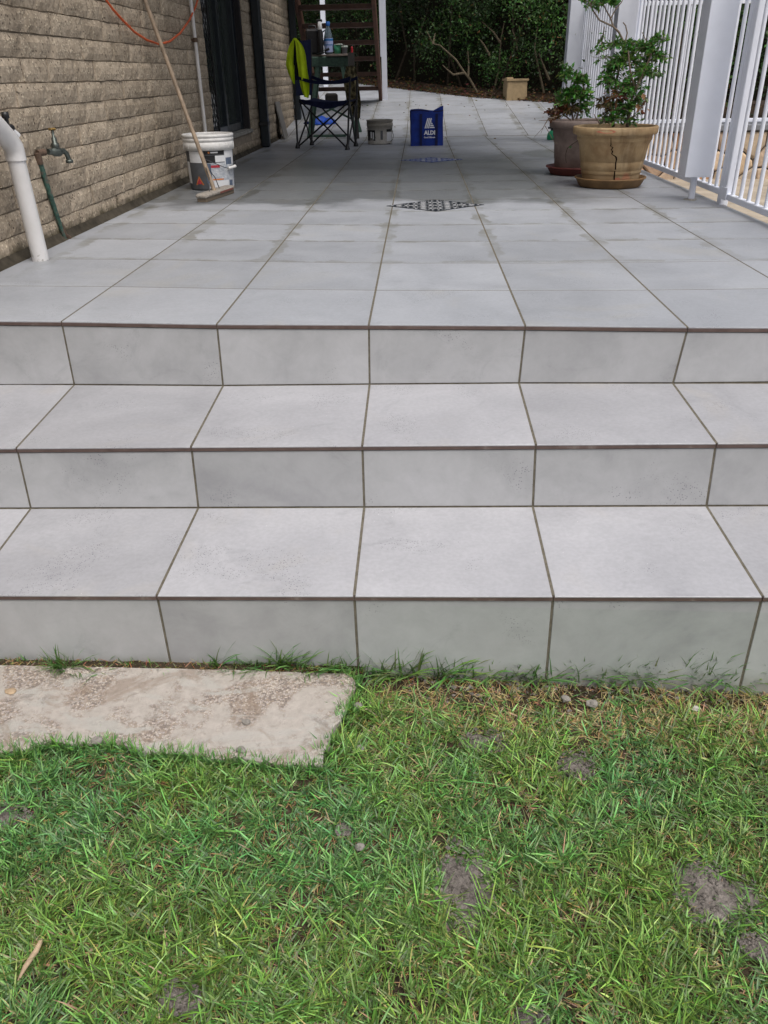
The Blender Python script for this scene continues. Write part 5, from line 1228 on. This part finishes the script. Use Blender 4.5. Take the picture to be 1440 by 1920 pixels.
# ------------------------------------------------------------------ camp chair
ch = empty('camp_chair', (-.78, 6.5, 0), 'folding camp chair with navy fabric and black crossed legs, near the house wall', 'chair')
A0, B0, C0, D0 = Vector((-1.070, 6.46, .012)), Vector((-.548, 6.19, .012)), Vector((-.495, 6.62, .012)), Vector((-.975, 6.87, .012))
At, Bt, Ct, Dt = Vector((-1.045, 6.45, .645)), Vector((-.500, 6.20, .625)), Vector((-.462, 6.60, .625)), Vector((-.935, 6.88, .640))
Ab, Db = Vector((-1.062, 6.47, .965)), Vector((-.93, 6.90, .955))
As, Bs, Cs, Ds = A0.lerp(At, .66) + Vector((.03, 0, 0)), B0.lerp(Bt, .66), C0.lerp(Ct, .66), D0.lerp(Dt, .66) + Vector((.02, 0, 0))
def rod(name, a, b2, r=.0095): b = MB(); b.tube([a, b2], r, 8); return b.build(name, 'chair_steel', ch)
rod('back_pole', A0.lerp(At, .02), Ab); rod('back_pole', D0, Db); rod('front_pole', B0, Bt); rod('front_pole', C0, Ct)
for (p, q) in ((A0, Bs), (B0, As), (B0, Cs), (C0, Bs), (C0, Ds), (D0, Cs), (D0, As), (A0, Ds)): rod('cross_leg', p, q, .0085)
for p in (A0, B0, C0, D0): b = MB(); b.lathe(p - Vector((0, 0, .012)), [(.001, 0), (.024, 0), (.024, .012), (.016, .035), (.012, .05)], 12); b.build('foot', 'black_plastic', ch)
b = MB()
def seat(u, w):
    p = As.lerp(Bs, u).lerp(Ds.lerp(Cs, u), w); return (p.x, p.y, p.z + .012 - .055 * math.sin(math.pi * u) * (.4 + .6 * math.sin(math.pi * w)) - .015 * math.sin(math.pi * w))
b.quadgrid(seat, 14, 10)
def valance(u, w):
    p = Vector(seat(u, 0)); return (p.x, p.y - .003, p.z - .05 * w * (1 - .2 * math.sin(9 * u)))
b.quadgrid(valance, 14, 2); b.build('seat', 'chair_navy', ch)
b = MB()
def back(u, w):
    lo3 = (A0.lerp(At, .72)).lerp(D0.lerp(Dt, .72), u); hi3 = Ab.lerp(Db, u); p = lo3.lerp(hi3, w); return (p.x - .04 * math.sin(math.pi * u), p.y, p.z - .02 * math.sin(math.pi * u) * w)
b.quadgrid(back, 10, 10); b.build('backrest', 'chair_navy', ch)
for (p, q) in ((At, Bt), (Dt, Ct)):
    b = MB(); off_ = Vector((.01, .028, 0))
    def arm(u, w): m_ = p.lerp(q, u); s_ = 4 * u * (1 - u); return m_ + Vector((.0, -.032 + .064 * w, -.045 * s_ + .012 * abs(w - .5) * 2 * 0))
    b.quadgrid(arm, 12, 2); b.quadgrid(lambda u, w: arm(u, 0) - Vector((0, -.002, .028 * w)), 12, 1); b.build('armrest', 'chair_navy', ch)

def cloth(name, mat, left, right, y, parent=None, label=None, cat=None, amp=.012, nu=8, fold=3, th=.006):
    """a hanging sheet between two pixel polylines, with folds"""
    def samp(L, t_):
        t_ = t_ * (len(L) - 1); i = min(int(t_), len(L) - 2); f_ = t_ - i
        return Vector(L[i]).lerp(Vector(L[i + 1]), f_)
    b = MB(); nv = 14
    for sgn in (0, 1):
        def fn(u, w):
            q = samp([(a, c, 0) for a, c in left], w).lerp(samp([(a, c, 0) for a, c in right], w), u)
            yy = y + amp * math.sin(u * fold * math.pi + w * 2) * (.3 + w) + amp * .6 * noise.noise((u * 3, w * 4, px0)) + sgn * th * math.sin(math.pi * u)
            return at(q.x, q.y, 1, yy)
        px0 = left[0][0] * .13
        b.quadgrid(fn, nu, nv)
    return b.build(name, mat, parent, label, cat)
jk = empty('hivis_jacket', at(553, 72, 1, 6.42), 'bright yellow-green hi-vis jacket hung over the back corner of the camp chair', 'jacket')
cloth('body', 'hivis', [(551, 71), (543, 84), (538, 100), (536, 122), (540, 136), (546, 150), (551, 158)], [(554, 71), (554, 85), (553, 100), (552, 118), (552, 135), (553, 150), (553, 157)], 6.44, jk)
cloth('front', 'hivis', [(553, 71), (555, 90), (556, 110), (559, 130), (561, 150), (565, 168), (571, 182)], [(556, 72), (567, 84), (573, 100), (576, 130), (580, 152), (580, 168), (579, 184)], 6.40, jk)
cloth('lining', 'jacket_dark', [(552, 76), (551, 95), (550, 120), (552, 145), (554, 150)], [(555, 76), (557, 95), (560, 120), (562, 143), (563, 150)], 6.43, jk, amp=.004)

# ------------------------------------------------------------------ work table and what is on it
tr = empty('work_table', (-.87, 8.0, 0), 'folding work table with splayed green legs and a worn wooden top, behind the camp chair', 'work table')
ZT = .845
for (xa, xb, yc, nm) in ((-1.13, -.90, 8.06, 0), (-.885, -.60, 7.96, 0)):
    b = MB(); b.box((xa, yc - .10, ZT - .022), (xb, yc + .14, ZT), .004); b.build('top_board', 'trestle_wood', tr)
b = MB(); b.box((-1.08, 7.90, .725), (-.64, 8.12, ZT - .022), .01); b.build('apron', 'trestle_green', tr)
for (xa, ya, xb, yb) in ((-.99, 7.92, -1.13, 7.86), (-.72, 7.92, -.57, 7.78), (-.99, 8.10, -1.13, 8.24), (-.72, 8.10, -.55, 8.22)):
    b = MB(); b.bar((xa, ya, .74), (xb, yb, .0 + zr(yb)), .038, .03, (0, 1, 0), .004); b.build('leg', 'trestle_green', tr)
b = MB(); b.bar((-1.07, 7.91, .40), (-.63, 7.86, .20), .02, .03, (0, 1, 0)); b.build('brace', 'trestle_green', tr)
b = MB(); b.bar((-1.07, 7.91, .20), (-.64, 7.86, .40), .02, .03, (0, 1, 0)); b.build('brace', 'trestle_green', tr)
b = MB(); b.box((-.92, 7.86, .33), (-.78, 7.98, .46), .02); b.build('tool_pouch', 'trestle_dark', tr)
b = MB(); b.box((-1.08, 7.90, .003), (-.70, 7.96, .035), .006); b.build('foot_bar', 'trestle_green', tr)
zt = ZT
bt = empty('juice_bottle', (-.865, 8.0, zt), 'clear plastic bottle with blue cap, looped handle and pale blue label on the work table', 'bottle')
c_ = Vector((-.865, 8.0, zt))
b = MB(); b.lathe(c_, [(.001, .002), (.046, .002), (.050, .01), (.050, .15), (.046, .18), (.030, .235), (.021, .258), (.019, .275)], 22); b.build('bottle_body', 'bottle_clear', bt)
b = MB(); b.lathe(c_, [(.022, .272), (.023, .275), (.023, .308), (.019, .313), (.001, .314)], 16); b.build('cap', 'cap_blue', bt)
b = MB(); b.lathe(c_, [(.0508, .02), (.0508, .155)], 22); b.build('label', 'bottle_label', bt)
b = MB(); b.lathe(c_, [(.0512, .128), (.0512, .15)], 22); b.lathe(c_, [(.0512, .085), (.0512, .094)], 22); b.build('label_band', 'label_cyan', bt)
b = MB(); b.tube([c_ + Vector((-.025, 0, .235)), c_ + Vector((-.062, -.01, .215)), c_ + Vector((-.075, -.01, .16)), c_ + Vector((-.05, 0, .12))], .008, 8); b.build('handle', 'bottle_clear', bt)
db = empty('black_drum', (-1.04, 8.02, zt), 'black square jerry can standing at the left of the work table top', 'canister')
b = MB(); b.box((-1.115, 7.94, zt), (-.965, 8.09, zt + .245), .02); b.build('can_body', 'pail_black', db)
b = MB(); b.tube([(-1.08, 8.01, zt + .24), (-1.075, 8.01, zt + .275), (-1.01, 8.01, zt + .275), (-1.0, 8.01, zt + .24)], .010, 8); b.build('handle', 'black_plastic', db)
sb = empty('spray_bottle', (-.945, 7.93, zt), 'slim black bottle with a white neck and black spray head on the work table', 'bottle'); c_ = Vector((-.945, 7.92, zt))
b = MB(); b.lathe(c_, [(.001, .002), (.03, .002), (.033, .01), (.033, .19), (.018, .25)], 16); b.build('bottle_body', 'pail_black', sb)
b = MB(); b.lathe(c_, [(.024, .235), (.025, .262), (.019, .31), (.001, .312)], 14); b.build('neck', 'label_white', sb)
b = MB(); b.box(c_ + Vector((-.035, -.012, .308)), c_ + Vector((.028, .012, .332)), .004); b.build('spray_head', 'black_plastic', sb)
gt_ = empty('green_tub', (-.765, 7.98, zt), 'small green tub with a pale lid on the work table', 'tub'); c_ = Vector((-.765, 7.98, zt))
b = MB(); b.lathe(c_, [(.001, .001), (.034, .001), (.040, .085), (.001, .086)], 18); b.build('tub_body', 'tub_green', gt_)
b = MB(); b.lathe(c_ + Vector((.012, 0, .087)), [(.001, 0), (.048, 0), (.048, .010), (.001, .012)], 18); b.build('lid', 'tub_lid', gt_)
gc = empty('glass_jar', (-.69, 7.95, zt), 'small grey tin cup at the right end of the work table', 'cup'); c_ = Vector((-.685, 7.95, zt))
b = MB(); b.lathe(c_, [(.001, .001), (.027, .001), (.034, .072), (.036, .074), (.033, .074), (.026, .006), (.001, .006)], 18); b.build('cup_body', 'coping', gc)
b = MB(); b.lathe(c_, [(.035, .062), (.037, .064), (.037, .076), (.034, .078)], 18); b.build('rim', 'tub_lid', gc)
rc = empty('red_clamp', (-.595, 7.97, zt), 'small red plastic clamp at the right end of the work table', 'clamp')
q = at(660, 97, 1, 7.97); b = MB(); b.box(q + Vector((-.012, -.01, -.045)), q + Vector((.012, .01, .05)), .008); b.build('grip', 'red_plastic', rc)
b = MB(); b.tube([q + Vector((-.04, 0, -.02)), q + Vector((0, 0, .02)), q + Vector((.02, 0, -.05))], .006, 6); b.build('jaw', 'wire', rc)
tw_ = empty('trowel', (-.93, 7.87, zt), 'dark handled trowel lying across the front edge of the work table', 'trowel')
b = MB(); b.tube([(-.90, 7.85, zt + .03), (-.845, 7.85, zt + .05)], .013, 8); b.build('handle', 'black_plastic', tw_)
b = MB(); b.prism([(-.99, 7.84, zt + .004), (-.90, 7.82, zt + .012), (-.90, 7.88, zt + .02), (-.97, 7.90, zt + .006)], (0, 0, .004)); b.build('blade', 'dark_metal', tw_)
cm = empty('camouflage_jacket', at(660, 125, 1, 7.74), 'olive brown patterned jacket hanging off the right side of the work table', 'jacket')
cloth('body', 'camo', [(650, 124), (646, 138), (644, 152), (647, 170), (650, 190), (656, 212)], [(664, 124), (667, 135), (666, 152), (671, 172), (674, 196), (673, 226)], 7.74, cm, amp=.02)
cloth('sleeve', 'camo', [(657, 122), (658, 145), (660, 170), (663, 195), (666, 222)], [(668, 126), (670, 145), (674, 170), (677, 195), (675, 222)], 7.70, cm, amp=.015)
b = MB(); b.bar((-.60, 7.78, .85), (-.60, 7.74, .72), .07, .02); b.build('hook', 'trestle_dark', tr)
b = MB(); b.bar((-.575, 7.72, .40), (-.545, 7.66, .004), .03, .02); b.build('clamp_bar', 'trestle_dark', tr)
# blue knee pads on the slope behind
for (px, s_, lab) in ((600, 1.0, 'larger bright blue knee pad on the tiles behind the camp chair'), (618, .75, 'smaller blue knee pad beside the larger one')):
    q = at(px, 231, 1, 8.9); q.z = zr(8.9); b = MB()
    b.lathe(q, [(.105 * s_, .0), (.10 * s_, .03), (.08 * s_, .065 * s_), (.045 * s_, .09 * s_), (.001, .10 * s_)], 18, wob=lambda a, z: .18 * math.sin(a * 2)); kp_ = b.build('knee_pad', 'blue_plastic', None, lab, 'knee pad', 'blue knee pads')
    b = MB(); b.tube([q + Vector((-.12 * s_, -.02, .01)), q + Vector((-.17 * s_, .0, .02)), q + Vector((-.21 * s_, .05, .008))], [.016, .02, .008], 7); b.build('strap', 'bag_dark', kp_)
# board leaning on the wall
b = MB(); q0 = Vector((-1.395, 7.90, .002)); q1 = Vector((-1.474, 7.90, .385)); b.bar(q0, q1, .30, .012, (1, 0, .2)); b.build('leaning_board', 'grey_board', None, 'thin grey tile offcut leaning against the brick wall left of the camp chair', 'board')
